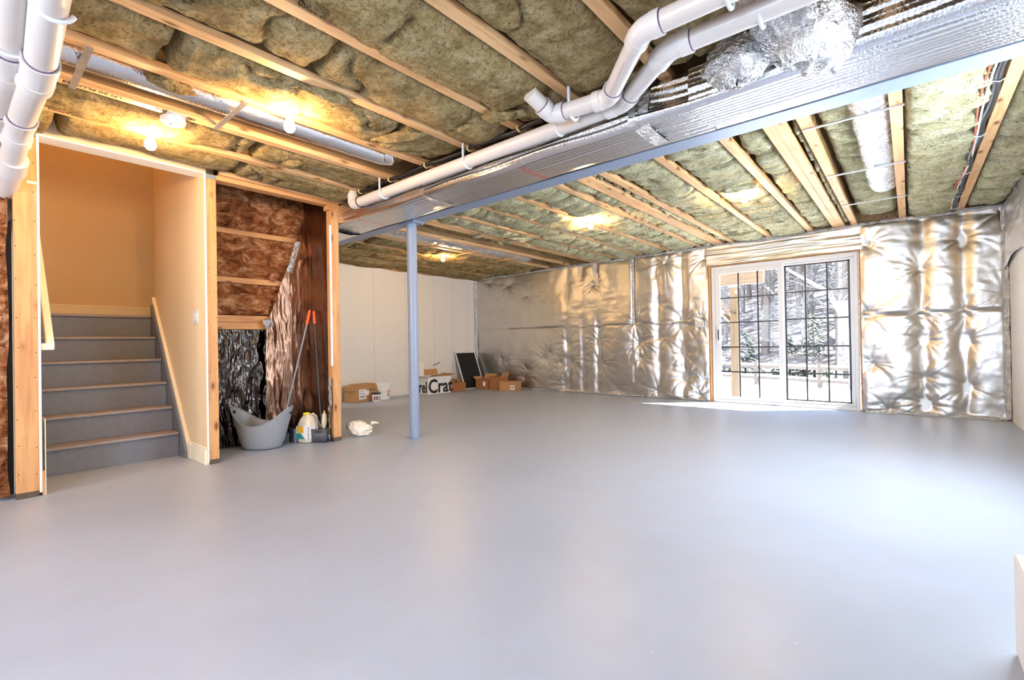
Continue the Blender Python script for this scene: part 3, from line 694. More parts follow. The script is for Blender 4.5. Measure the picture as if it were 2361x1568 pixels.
def band(x, r0=.004, w=.012, mat=RED, ya=YD0, yb=YD1, za=2.162, zb=2.37, name='printed_line'):
    ns = 96; th = np.linspace(0, 2*PI, ns, endpoint=False); c, s2 = np.cos(th), np.sin(th); k = (np.abs(c)**5+np.abs(s2)**5)**(-.2)
    V = [np.stack([np.full(ns, x+d)+.02*s2, (ya+yb)/2+c*k*((yb-ya)/2+.006), (za+zb)/2+s2*k*((zb-za)/2+.007)], -1) for d in (0, w)]
    return gridmesh(name, np.array(V).transpose(1, 0, 2), mat, duct, closed_u=True)
for x in (-4.03, -2.02): band(x, w=.007)
band(-4.56, w=.05, mat=FOILC, name='foil_tape'); band(-3.03, w=.05, mat=FOILC, name='foil_tape'); band(-1.17, w=.09, mat=FOILC, name='foil_tape')
MB().box(-1.20, -1.16, YD0-.012, YD0-.008, 2.16, 2.38).build('hanger_strap', GALV, duct)
# strip of loose wrap and dark gap between duct and beam
V = []
for k in range(6):
    t = np.linspace(-5.7, XR-.03, 260); V.append(np.stack([t, 2.882+.04*k/5+0*t, 2.19+.022*vn(t*2.2, t*0+k*.7, 5)+.012*vn(t*9, t*0+k, 6)], -1))
gridmesh('loose_wrap_edge', np.array(V), WOOL, duct)

def bent(path, r, name, mat, parent, n=28, bend=.06, seg=6, **k):
    """pipe centre line with rounded elbows"""
    P = [Vector(p) for p in path]; out = [P[0]]
    for i in range(1, len(P)-1):
        a = (P[i-1]-P[i]); b = (P[i+1]-P[i]); L = min(bend, a.length*.45, b.length*.45); a.normalize(); b.normalize()
        p0, p2 = P[i]+a*L, P[i]+b*L
        for s_ in range(seg+1):
            t = s_/seg; out.append(p0*(1-t)**2+P[i]*2*t*(1-t)+p2*t*t)
    out.append(P[-1]); return MB().tube(out, r, n).build(name, mat, parent, smooth=True, **k)
def elbow(p, q0, q1, r, parent, L=.10):
    """fitting: socket-bend-socket around corner p; q0 and q1 neighbours"""
    P = Vector(p); a = (Vector(q0)-P).normalized(); b = (Vector(q1)-P).normalized(); o = bent([P+a*L, P, P+b*L], r*1.13, 'elbow', PVCE, parent, bend=L*.8)
    for d in (a, b):
        MB().tube([P+d*(L*.50), P+d*(L*1.0)], r*1.2, 28).build('socket', PVCE, o, smooth=True)
        MB().tube([P+d*(L*1.0), P+d*(L*1.04)], r*1.04, 28).build('primer_ring', PURPLE, o, smooth=True)
    return o
def hook(c, r, parent, ztop, axis='y'):
    pts = []
    for k in range(17):
        th = -PI*.10-PI*.95*k/16 if True else 0
        d = (math.cos(th)*r, math.sin(th)*r)
        pts.append((c[0], c[1]+d[0], c[2]+d[1]) if axis == 'y' else (c[0]+d[0], c[1], c[2]+d[1]))
    pts.append((pts[-1][0], pts[-1][1], ztop))
    m = MB(); m.tube(pts, .009, 8); return m.build('hanger_hook', VINYL, parent, smooth=True)
R3 = .0445
p1 = empty('drain_pipe', (-2.3, 2.4, 2.2), 'longer white drain pipe hung along the foil trunk duct', 'pipe')
A = [(-3.92, 2.405, 2.27), (-1.19, 2.39, 2.262), (-.90, 2.10, 2.255), (.84, 2.075, 2.235)]
A[2] = (-.80, 2.07, 2.255)
bent([(-3.95, 2.405, 2.42), (-3.95, 2.405, 2.27), A[1]], R3, 'pipe_run', PVC, p1, bend=.09)
bent([A[1], A[2]], R3, 'pipe_run', PVC, p1); bent([A[2], A[3]], R3, 'pipe_run', PVC, p1)
e_ = bent([(-3.95, 2.405, 2.36), (-3.95, 2.405, 2.27), (-3.83, 2.405, 2.27)], R3*1.14, 'elbow', PVCE, p1, bend=.09)
MB().tube([(-3.835, 2.405, 2.27), (-3.83, 2.405, 2.27)], R3*1.17, 28).build('primer_ring', PURPLE, e_)
elbow(A[1], (-3, 2.39, 2.262), A[2], R3, p1); elbow(A[2], A[1], A[3], R3, p1)
for x in (-3.45, -2.42, -1.62): hook((x, 2.40, 2.268), R3*1.08, p1, 2.385)
hook((-.43, 2.088, 2.248), R3*1.1, p1, 2.40)
text('SCH 40 PVC-DWV  ASTM D 2665  NSF-pw 1120  D 1785', .020, (-.66, 2.0445, 2.245), (1, 0, 0), (0, .2, 1), INKR, p1, 'pipe_print', sx=1.0)
p2 = empty('drain_pipe', (-1.4, 2.2, 2.2), 'shorter white drain pipe rising into the insulation at its left end', 'pipe')
B = [(-1.60, 2.05, 2.40), (-1.50, 2.215, 2.265), (-1.20, 2.285, 2.262), (-.84, 1.88, 2.262), (.84, 1.895, 2.25)]
B[1] = (-1.545, 2.20, 2.262)
B[2] = (-1.215, 2.28, 2.262)
B[1] = (-1.565, 2.245, 2.268); B[0] = (-1.60, 2.08, 2.345)
for i in range(4): bent([B[i], B[i+1]], R3, 'pipe_run', PVC, p2)
for i in (1, 2, 3): elbow(B[i], B[i-1], B[i+1], R3, p2, .085)
hook((-1.62+.18, 2.28, 2.266), R3*1.1, p2, 2.385); hook((-.50, 1.90, 2.258), R3*1.1, p2, 2.40)
text('PVC-1120 SCH 40 ASTM D 1785 NSF-pw & DWV 3 IN', .020, (-.70, 1.8545, 2.262), (1, 0, 0), (0, .2, 1), INKR, p2, 'pipe_print')
text('CELLULAR CORE PVC DWV 3 IN', .020, (-1.17, 2.20, 2.224), (.66, -.75, 0), (.3, .3, .9), INKR, p2, 'pipe_print')

# pipes at the left edge of the view
R4 = .056
def leftpipe(label, P, r, hk):
    e = empty('drain_pipe', P[0], label, 'pipe')
    for i in range(len(P)-1): bent([P[i], P[i+1]], r, 'pipe_run', PVC, e)
    for i in range(1, len(P)-1): elbow(P[i], P[i-1], P[i+1], r, e, .14)
    for h in hk: hook(h, r*1.12, e, 2.42)
    return e
lp = leftpipe('thick white drain pipe with two elbows at the upper left corner', [(-1.25, .19, 2.27), (-3.03, .252, 2.225), (-3.74, .228, 2.19), (-4.46, .215, 1.99)], .055, [(-2.42, .24, 2.245)])
MB().tube([(-4.06, .228, 2.10), (-4.20, .224, 2.06)], .066, 28).build('coupling', PVCE, lp, smooth=True)
MB().tube([(-4.50, .215, 2.00), (-4.62, .19, 1.80), (-4.62, .18, 1.45)], .056, 24).build('pipe_run', GREYP, lp, smooth=True)
leftpipe('white drain pipe half outside the left edge behind the thick one', [(-1.25, .10, 2.33), (-3.16, .165, 2.285), (-3.8, .15, 2.22), (-4.5, .08, 2.05)], .055, [(-2.95, .155, 2.29)])

# black cable on yellow clips along the joists
cb = empty('black_cable', (-3.0, 2.42, 2.37), 'black cable clipped to the joist undersides beside the white drain pipe', 'cable')
MB().tube([(-3.93+.075*k, 2.425+.012*math.sin(k*.8), 2.372+.004*math.sin(k*1.9)) for k in range(30)], .016, 10).build('sheath', BLACK, cb, smooth=True)
for x in (-3.88, -3.42, -2.94, -2.455, -1.985):
    MB().tube([(x+.03, 2.405, 2.385), (x+.03, 2.398, 2.362), (x+.03, 2.42, 2.352), (x+.03, 2.442, 2.364), (x+.03, 2.446, 2.385)], .007, 6).build('clip', YEL, cb, smooth=True)
# cable bundle beside the right-hand joist
cb2 = empty('cable_bundle', (.4, 5.5, 2.37), 'black cable bundle with red wire tied along the right joist', 'cable')
MB().tube([(.405+.008*math.sin(k*.9), 3.1+.11*k, 2.385-.006*math.sin(k*1.3)) for k in range(40)], .020, 10).build('black_pipe_sleeve', BLACK, cb2, smooth=True)
MB().tube([(.372-.025*math.sin(k*.24), 3.1+.11*k, 2.375) for k in range(39)], .005, 6).build('red_wire', REDW, cb2, smooth=True)
MB().tube([(.385-.016*math.sin(k*.24), 3.1+.11*k, 2.372) for k in range(39)], .006, 6).build('white_wire', VINYL, cb2, smooth=True)
for y in (3.75, 4.7, 5.7, 6.6, 7.2): MB().tube([(.37, y, 2.37), (.405, y, 2.355), (.44, y, 2.372)], .004, 6).build('tie', VINYL, cb2)

# round foil ducts lying in joist bays, straps
def rounded(path, rad, name, label, cat='duct', crump=0, mat=None, seed=0, flat=1.0, pinch=()):
    e = empty(name, path[0], label, cat); P = [Vector(p) for p in path]
    L = [0]
    for i in range(1, len(P)): L.append(L[-1]+(P[i]-P[i-1]).length)
    n = max(20, int(L[-1]/.02)); ns = 40; ring = []
    for i in range(n):
        s_ = L[-1]*i/(n-1); k = max(j for j in range(len(P)-1) if L[j] <= s_+1e-9); t = (s_-L[k])/(L[k+1]-L[k])
        p = P[k].lerp(P[k+1], t); d = (P[min(k+1, len(P)-1)]-P[k]).normalized()
        a = Vector((0, 0, 1)); e1 = (a-d*a.dot(d)).normalized(); e2 = d.cross(e1); th = np.linspace(0, 2*PI, ns, endpoint=False)
        rr = rad*(1+crump*(ridge(th*3, th*0+s_*14, seed, 3)-.6)+crump*.7*fbm(th*5+s_*9, th*0+s_*25, seed+3, 3))
        for q in pinch: rr = rr*(1-.16*math.exp(-((s_-q)/.035)**2))
        if i in (0, n-1): rr = rr*.05
        elif i in (1, n-2): rr = rr*.9
        ring.append(np.array([[*(p+e1*float(math.cos(x)*r_*flat)+e2*float(math.sin(x)*r_))] for x, r_ in zip(th, rr)]))
    gridmesh('duct_body', np.array(ring).transpose(1, 0, 2), mat or FOILD, e, closed_u=True)
    return e
rd = rounded([(-3.20, .05, 2.472), (-3.18, 2.2, 2.472), (-3.12, 2.29, 2.475)], .085, 'branch_duct', 'slim silver foil round duct lying in the bay behind the ceiling bulb', crump=.04, seed=1)
sp = empty('wood_brace', (-3.2, 1.1, 2.37), 'narrow galvanised strap bridging two joists under the slim foil duct', 'strap')
MB().box(-3.44, -2.93, 1.085, 1.115, 2.378, 2.384).build('strap_body', GALV, sp)
sp2 = empty('duct_strap', (-3.2, .42, 2.37), 'short metal strap beside the thick drain pipe at upper left', 'strap'); MB().box(-3.47, -2.94, .40, .43, 2.378, 2.384).build('strap_body', GALV, sp2)
rounded([(-.30, 3.0, 2.48), (-.17, 3.5, 2.48), (-.17, 5.98, 2.475)], .115, 'branch_duct', 'wide bright flexible foil duct in the bay left of the cable bundle', crump=.15, mat=FOILC, seed=5, flat=.8, pinch=(.9, 1.6, 2.1, 2.7))
for y, n_ in ((3.78, 'nearest the beam'), (5.02, 'in the middle'), (6.24, 'farthest from the beam')):
    e = empty('duct_strap', (-.27, y, 2.38), 'thin metal strap under the wide flexible duct, '+n_, 'strap', 'straps under the wide flexible duct')
    MB().box(-.54, .0, y-.011, y+.011, 2.374, 2.383).build('strap_body', GALV, e)
rounded([(-5.15, 3.25, 2.44), (-5.15, 6.55, 2.44)], .13, 'branch_duct', 'dim foil duct in the far bay behind the steel column', crump=.16, mat=FOILC, seed=8, flat=.5, pinch=(1.2, 1.95, 2.8))
for y, n_ in ((4.4, 'nearest the column'), (5.17, 'in the middle'), (6.04, 'nearest the foil wall')):
    e = empty('duct_strap', (-5.2, y, 2.38), 'thin wooden strap under the dim far duct, '+n_, 'strap', 'straps under the dim far duct')
    MB().box(-5.47, -4.93, y-.012, y+.012, 2.360, 2.370).build('strap_body', PINE[0], e)
# crumpled take-off at the trunk
cr = rounded([(-.24, 2.56, 2.27), (-.33, 2.34, 2.29), (-.40, 2.18, 2.40), (-.42, 2.12, 2.56)], .15, 'crumpled_duct', 'crumpled foil flexible duct joining the trunk duct beside the white pipes', crump=.34, mat=FOILC, seed=12)
U, V = np.meshgrid(np.linspace(0, 2*PI, 60, endpoint=False), np.linspace(.05, PI-.05, 36), indexing='ij')
rr = .105*(1+.55*(ridge(U*1.6, V*3, 5, 4)-.6)); gridmesh('foil_wad', np.stack([-.60+rr*1.3*np.cos(U)*np.sin(V), 2.37+rr*np.sin(U)*np.sin(V), 2.25+rr*np.cos(V)], -1), FOILC, cr, closed_u=True)

# ================================================================== LIGHTS AND DETECTOR
def fixture(x, y, label, deep=.0):
    e = empty('ceiling_bulb', (x, y, ZJ), label, 'light', 'bare ceiling bulbs')
    z = ZJ+.03-deep
    MB().lathe([(.055, z+.05), (.055, z-.015)], (x, y, 0), 20).build('junction_box', BLACK, e, smooth=True)
    MB().lathe([(.058, z-.015), (.060, z-.028), (.045, z-.042), (.024, z-.055), (.022, z-.075)], (x, y, 0), 24).build('lamp_holder', VINYL, e, smooth=True)
    prof = [(.013, z-.072), (.014, z-.082), (.022, z-.100), (.030, z-.122), (.0315, z-.136), (.028, z-.152), (.018, z-.164), (.004, z-.169)]
    MB().lathe(prof, (x, y, 0), 20).build('bulb', BULB, e, smooth=True)
fixture(-3.70, .812, 'bare glowing bulb in front of the stairwell opening', .02)
fixture(-2.80, 1.29, 'bare glowing bulb in front of the slim foil duct', .02)
fixture(-5.66, 5.02, 'bare glowing bulb over the white wall behind the column', -.02)
fixture(-2.83, 4.80, 'bare glowing bulb on the pale ceiling before the foil wall', -.02)
fixture(-1.20, 4.95, 'bare bulb on the brightest part of the pale ceiling', -.02)
fixture(-5.30, .86, 'bare bulb high in the stairwell', -2.58) if False else None
up = empty('stairwell_light', (-5.4, .85, 4.99), 'round glass light high in the stairwell above the opening', 'light')  # warm fill lamp added above the opening, out of view
MB().lathe([(.10, 4.99), (.10, 4.96)], (-5.4, .85, 0), 24).build('base', VINYL, up); MB().lathe([(.05, 4.96), (.07, 4.93), (.05, 4.87), (.01, 4.86)], (-5.4, .85, 0), 20).build('globe', GLOBE, up, smooth=True)
for x, y, n_ in ((-1.2, -.9, 'first'), (-4.0, -1.2, 'second')):  # two unseen bulbs added to brighten the room
    fixture(x, y, 'bare ceiling bulb behind the viewer, %s one' % n_)
sd = empty('smoke_detector', (-3.5, .875, ZJ), 'round white smoke detector on the joist beside the stairwell bulb', 'detector')
MB().box(-3.53, -3.38, .83, .93, ZJ-.004, ZJ).build('mounting_plate', VINYL, sd)
MB().lathe([(.058, ZJ-.004), (.066, ZJ-.012), (.066, ZJ-.034), (.058, ZJ-.044)], (-3.46, .875, 0), 32).build('housing', VINYL, sd, smooth=True)
MB().lathe([(.040, ZJ-.044), (.036, ZJ-.048), (.010, ZJ-.049)], (-3.46, .875, 0), 24).build('sensor_cover', SOFFIT, sd, smooth=True)
MB().lathe([(.006, ZJ-.049), (.005, ZJ-.052)], (-3.45, .86, 0), 10).build('test_button', DGREY, sd)
MB().box(-2.535, -2.41, YF-.105, YF-.06, 1.14, 1.235).build('outlet_cover', GALV)
tag(bpy.data.objects['outlet_cover'], 'small grey electrical box cover on the foil left of the patio door', 'outlet')

# ================================================================== THINGS ON THE FLOOR
RV = Vector((.763, .646, 0)); FV = Vector((-.646, .763, 0))   # right of the tub, away
tub = empty('laundry_tub', (-4.66, 1.86, 0), 'grey flexible plastic tub with raised ends beside the stud', 'tub')
c = Vector((-4.68, 1.86, 0)); n = 72; prof = np.linspace(0, 1, 18)
def tubpts(off, zoff):
    V = []
    for k in range(n):
        th = 2*PI*k/n; rim = .225+.165*abs(math.cos(th))**2.6; col_ = []
        for t in prof:
            z = zoff+(rim-zoff)*t; g = (z/.42)
            a = .165+.115*min(1, g)**.75-off; b = .125+.075*min(1, g)**.6-off
            if t == 0: a *= .96; b *= .96
            tip = 1+.10*max(0, abs(math.cos(th))**8)*max(0, g-.45)
            p = c+RV*(a*math.cos(th)*tip)+FV*(b*math.sin(th)); col_.append((p.x, p.y, z))
        V.append(col_)
    return np.array(V)
V1 = tubpts(0, .004); V2 = tubpts(.006, .012)[:, ::-1]
bot = np.repeat(np.array([[[c.x, c.y, .004]]]), n, 0); bot2 = np.repeat(np.array([[[c.x, c.y, .012]]]), n, 0)
gridmesh('tub_body', np.concatenate([bot, V1, V2, bot2], 1), GREYP, tub, closed_u=True)
rimp = [tuple(V1[k, -1]+np.array([0, 0, .001])) for k in range(n)]; rimp.append(rimp[0]); MB().tube(rimp, .0055, 8).build('rim', GREYP, tub, smooth=True)
for s_ in (1, -1):
    p = c+RV*(s_*.276)
    MB().lathe([(.022, -.006), (.022, .004)], (p.x-RV.x*s_*.010, p.y-RV.y*s_*.010, .335), 20, R=Matrix.Rotation(math.atan2(RV.y, RV.x), 3, 'Z') @ Matrix.Rotation(PI/2, 3, 'Y')).build('handle_hole', BLACK, tub)
# long handled broom / mop
br = empty('broom', (-4.86, 2.26, 0), 'long grey handled broom with orange tip leaning on the foil', 'broom')
MB().tube([(-4.80, 2.10, .16), (-4.72, 2.345, 1.26)], .0095, 12).build('handle', GREYP, br, smooth=True)
MB().tube([(-4.727, 2.325, 1.17), (-4.724, 2.335, 1.22), (-4.718, 2.352, 1.31), (-4.716, 2.356, 1.325)], [.014, .017, .016, .010], 12).build('tip', ORANGE, br, smooth=True)
MB().box(-4.90, -4.70, 2.07, 2.11, .10, .17).build('head', BLACK, br, bevel=.01); MB().box(-4.91, -4.69, 2.065, 2.115, .0, .10).build('bristles', BLACKM, br)
pb = empty('push_broom', (-4.64, 2.39, 0), 'second slim dark handle with orange tip beside the broom', 'broom')
MB().tube([(-4.56, 2.385, .0), (-4.66, 2.375, 1.20)], .009, 12).build('handle', DGREY, pb, smooth=True); MB().tube([(-4.659, 2.375, 1.18), (-4.669, 2.373, 1.31)], [.015, .013], 12).build('tip', ORANGE, pb, smooth=True)
dp = empty('dustpan', (-4.72, 2.16, 0), 'blue grey dustpan standing between the tub and the jug', 'dustpan')
MB().prism([(-4.77, 0), (-4.63, 0), (-4.635, .14), (-4.765, .14)], 1, 2.135, 2.165).build('pan', BLUEISH, dp, bevel=.006); MB().box(-4.72, -4.68, 2.15, 2.165, .14, .24).build('grip', BLACK, dp, bevel=.004)
# litter jug
jg = empty('litter_jug', (-4.60, 2.25, 0), 'cream plastic jug with yellow cap and white label on the floor', 'jug')
Rz = Matrix.Rotation(math.radians(20), 3, 'Z'); jc = Vector((-4.60, 2.27, 0))
def rbox(m, x0, x1, y0, y1, z0, z1, c=jc, R=Rz):
    v = [tuple(R @ Vector((x, y, z))+c) for x in (x0, x1) for y in (y0, y1) for z in (z0, z1)]
    return m.add(v, [(0, 1, 3, 2), (4, 6, 7, 5), (0, 4, 5, 1), (2, 3, 7, 6), (0, 2, 6, 4), (1, 5, 7, 3)])
def loft(c, R, secs, n=32, p=5):
    V = []
    for k in range(n):
        th = 2*PI*k/n; cc, ss = math.cos(th), math.sin(th); q = (abs(cc)**p+abs(ss)**p)**(-1/p)
        V.append([tuple(R @ Vector((cx_+a*cc*q, cy_+b*ss*q, z))+c) for a, b, z, cx_, cy_ in secs])
    return np.array(V)
secs = [(.0, .0, .004, 0, 0), (.070, .085, .004, 0, 0), (.078, .092, .012, 0, 0), (.078, .092, .175, 0, 0), (.074, .088, .19, 0, 0), (.062, .072, .225, 0, 0), (.045, .045, .252, 0, -.01), (.032, .032, .262, 0, -.02), (.030, .030, .275, 0, -.02), (.0, .0, .275, 0, -.02)]
gridmesh('jug_body', loft(jc, Rz, secs), CREAM, jg, closed_u=True)
gridmesh('cap', loft(jc, Rz, [(0, 0, .272, 0, -.03), (.030, .030, .272, 0, -.03), (.032, .032, .276, 0, -.03), (.032, .032, .292, 0, -.03), (0, 0, .293, 0, -.03)], p=2), YELLOWP, jg, closed_u=True)
def L2(x, y, z): return tuple(Rz @ Vector((x, y, z))+jc)
MB().tube([L2(.01, 0, .262), L2(.02, .035, .272), L2(.03, .06, .25), L2(.035, .07, .20)], .012, 12).build('handle', CREAM, jg, smooth=True)
lb = rbox(MB(), .0775, .0795, -.086, .086, .04, .165).build('label_front', LABEL, jg); rbox(MB(), -.072, .072, -.0935, -.0915, .04, .165).build('label_side', LABEL, jg)
m = MB(); m.lathe([(.03, 0), (.03, .002)], L2(.0795, .03, .145), 20, sx=.65, sy=1.15, R=Rz @ Matrix.Rotation(PI/2, 3, 'Y')); m.build('orange_oval', YORANGE, lb)
text('MULTI', .014, L2(.0825, .008, .147), tuple(Rz @ Vector((0, 1, 0))), (0, 0, 1), INK, lb); text('CAT', .014, L2(.0825, .014, .134), tuple(Rz @ Vector((0, 1, 0))), (0, 0, 1), INK, lb)
rbox(MB(), .0795, .0805, .005, .085, .065, .085).build('teal_wave', TEAL, lb); rbox(MB(), .0795, .0805, .02, .06, .098, .108).build('blue_print', GREYP, lb)
rbox(MB(), -.06, .02, -.0945, -.0935, .10, .165).build('orange_panel', YORANGE, jg)
MB().add([L2(-.072, -.0945, .04), L2(.04, -.0945, .04), L2(-.02, -.0945, .10), L2(-.072, -.0945, .09)], [(0, 1, 2, 3)]).build('teal_panel', TEAL, jg)
# caddy with brushes
cd = empty('tool_caddy', (-4.45, 2.31, 0), 'small dark grey plastic holder with brush handles by the stud', 'caddy')
cc = Vector((-4.47, 2.325, 0)); Rc = Matrix.Rotation(math.radians(40), 3, 'Z')
gridmesh('holder', loft(cc, Rc, [(0, 0, .003, 0, 0), (.075, .045, .003, 0, 0), (.08, .052, .05, 0, 0), (.085, .055, .135, 0, 0), (.078, .048, .135, 0, 0), (.072, .042, .02, 0, 0), (0, 0, .02, 0, 0)], p=4), DGREY, cd, closed_u=True)
MB().box(-.035, .03, -.057, -.053, .10, .118, ).build('handle_slot', BLACK, cd).matrix_basis = Matrix.Identity(4)
hs = bpy.data.objects['handle_slot']; hs.data.transform(Matrix.Translation(cc-Vector((-4.45, 2.31, 0))) @ Rc.to_4x4() @ Matrix.Translation(Vector((-4.45, 2.31, 0))))
MB().tube([(-4.51, 2.31, .10), (-4.53, 2.315, .255)], .013, 8).build('dark_handle', GREYP, cd, smooth=True)
bs = empty('scrub_brush', (-4.44, 2.35, .02), 'yellow and cream bottle brush standing in the small holder', 'brush')
MB().tube([(-4.455, 2.335, .03), (-4.45, 2.35, .15)], .008, 8).build('handle', VINYL, bs); MB().tube([(-4.45, 2.35, .14), (-4.45, 2.352, .20), (-4.452, 2.355, .27), (-4.454, 2.356, .285)], [.018, .026, .022, .010], 16).build('brush_head', BRISTLE, bs, smooth=True)
MB().tube([(-4.454, 2.356, .28), (-4.456, 2.357, .305)], .009, 10).build('tip', YORANGE, bs)
# power strip / cord next to the stud
pc = empty('cord_tangle', (-4.39, 2.37, 0), 'black cord tangle and foil scrap at the foot of the stud', 'cord')
MB().tube([(-4.40+.022*math.cos(k*.7), 2.372+.012*math.sin(k*1.1), .02+.006*(k % 9)) for k in range(26)], .008, 8).build('cord', BLACK, pc, smooth=True)
# crumpled bag beyond the stud
bgn = empty('paper_bag', (-4.42, 2.72, 0), 'crumpled cream plastic bag on the floor right of the stud', 'bag')
U, V = np.meshgrid(np.linspace(0, 2*PI, 70, endpoint=False), np.linspace(.03, PI-.03, 44), indexing='ij')
rr = 1+.55*(ridge(U*1.1, V*1.6, 9, 4)-.62)+.25*fbm(U*4, V*4, 3, 3); px_ = np.cos(U)*np.sin(V)*rr; py_ = np.sin(U)*np.sin(V)*rr; pz_ = np.cos(V)*rr
P = np.stack([-4.43+RV.x*px_*.125+FV.x*py_*.07, 2.73+RV.y*px_*.125+FV.y*py_*.07, np.maximum(.075+pz_*.075-.02*px_, .003)], -1)
gridmesh('bag_body', P, PLASTICBAG, bgn, closed_u=True)
MB().tube([(-4.37, 2.83, .125), (-4.34, 2.87, .13), (-4.32, 2.89, .12)], [.02, .012, .006], 8).build('knot', PLASTICBAG, bgn, smooth=True)

# cardboard boxes along the walls
def carton(name, label, corner, ang, w, d, h, mat, flaps=(), group=None):
    """corner: near vertical edge; w along ang, d along ang+90"""
    e = empty(name, (corner[0], corner[1], 0), label, 'box', group); R = Matrix.Rotation(math.radians(ang), 3, 'Z'); c = Vector((corner[0], corner[1], 0))
    def rb(x0, x1, y0, y1, z0, z1, nm, mt=mat, par=e, b=.0015):
        m = MB(); rbox(m, x0, x1, y0, y1, z0, z1, c, R); return m.build(nm, mt, par, bevel=b)
    t = .005
    if flaps:
        rb(0, w, 0, t, .002, h, 'side_panel'); rb(0, w, d-t, d, .002, h, 'side_panel'); rb(0, t, t, d-t, .002, h, 'end_panel'); rb(w-t, w, t, d-t, .002, h, 'end_panel'); rb(t, w-t, t, d-t, .002, .008, 'bottom', CARDI)
    else: rb(0, w, 0, d, .002, h, 'carton_body')
    for (side, L, tilt) in flaps:
        s_, k_ = math.sin(math.radians(tilt)), math.cos(math.radians(tilt))
        if side == 'front': q = [(0, 0, h), (w, 0, h), (w-.02, -L*k_, h+L*s_), (.02, -L*k_, h+L*s_)]
        if side == 'back': q = [(0, d, h), (w, d, h), (w-.02, d+L*k_, h+L*s_), (.02, d+L*k_, h+L*s_)]
        if side == 'left': q = [(0, 0, h), (0, d, h), (-L*k_, d-.02, h+L*s_), (-L*k_, .02, h+L*s_)]
        if side == 'right': q = [(w, 0, h), (w, d, h), (w+L*k_, d-.02, h+L*s_), (w+L*k_, .02, h+L*s_)]
        q = [R @ Vector(p)+c for p in q]; nn = (q[1]-q[0]).cross(q[2]-q[0]).normalized()*.004
        MB().add(q+[p+nn for p in q], [(0, 1, 2, 3), (7, 6, 5, 4), (0, 4, 5, 1), (1, 5, 6, 2), (2, 6, 7, 3), (3, 7, 4, 0)]).build('flap', CARDI, e)
    e['_tmp'] = 0; del e['_tmp']
    return e, c, R, rb
# local x axis along ang; face y=0 (front) looks towards -y local
e, c_, R_, rb = carton('cardboard_box', 'largest brown box with a white shipping label by the bucket', (-6.97, 4.24), 98, .47, .30, .27, CARD)
rb(-.001, .0, .02, .30, .18, .186, 'print_line', INK, e, 0); rb(-.001, 0, .02, .26, .155, .161, 'print_line', INK, e, 0)
lb = rb(.06, .21, -.002, 0, .05, .215, 'shipping_label', LABEL, e, 0); rb(.20, .27, -.0015, 0, .11, .185, 'small_label', LABEL, e, 0)
for k in range(9): rb(.08+.012*k, .086+.012*k, -.0035, -.002, .075, .105, 'barcode_bar', INK, lb, 0)
for z in (.185, .145, .13): rb(.08, .17, -.0035, -.002, z, z+.008, 'label_text_line', GREYP, lb, 0)
rb(.10, .46, .04, .28, .27, .292, 'raised_flap', CARD, e, .001)
rb(.29, .33, -.0015, 0, .19, .21, 'print_mark', INK, e, 0); rb(.36, .40, -.0015, 0, .175, .215, 'print_mark', CARDD, e, 0)
bk = empty('plastic_bucket', (-7.03, 4.80, 0), 'white plastic bucket with red print behind the big brown box', 'bucket')
bc = (-7.03, 4.80, 0)
MB().lathe([(.105, .003), (.112, .02), (.125, .26), (.131, .262), (.131, .285), (.124, .285), (.120, .26), (.105, .02)], bc, 32).build('pail', SOFFIT, bk, smooth=True)
MB().tube([(bc[0]+.127*math.cos(a), bc[1]+.127*math.sin(a), .24-.10*math.sin((a+1.9)/2.6*PI)) for a in np.linspace(-1.9, .7, 16)], .003, 6).build('wire_handle', GALV, bk)
def onpail(a0, z0, z1, w, mat, nm):
    V = [[(bc[0]+(.1145+.05*z+.0035)*math.cos(a), bc[1]+(.1145+.05*z+.0035)*math.sin(a), z) for z in (z0, (z0+z1)/2, z1)] for a in np.linspace(a0, a0+w, 6)]; gridmesh(nm, np.array(V), mat, bk)
onpail(.10, .11, .145, .22, RED, 'red_flame_print'); onpail(.24, .135, .175, .20, RED, 'red_flame_print'); onpail(0, .075, .092, .5, INK, 'black_print')
sm = empty('paint_tub', (-6.86, 4.55, 0), 'small white tub with black lid in front of the bucket', 'tub')
MB().lathe([(.058, .003), (.062, .01), (.068, .125), (.066, .13)], (-6.86, 4.55, 0), 28).build('tub_body', LABEL, sm, smooth=True); MB().lathe([(.071, .125), (.072, .15), (.06, .152), (.01, .152)], (-6.86, 4.55, 0), 28).build('lid', BLACK, sm, smooth=True)
for a, mt, w in ((-1.2, INKR, .4), (-.6, DGREY, .35), (0.0, GREYP, .4)):
    V = [[(-6.86+.0685*math.cos(t), 4.55+.0685*math.sin(t), z) for z in (.03, .10)] for t in np.linspace(a, a+w, 5)]; gridmesh('label_print', np.array(V), mt, sm)
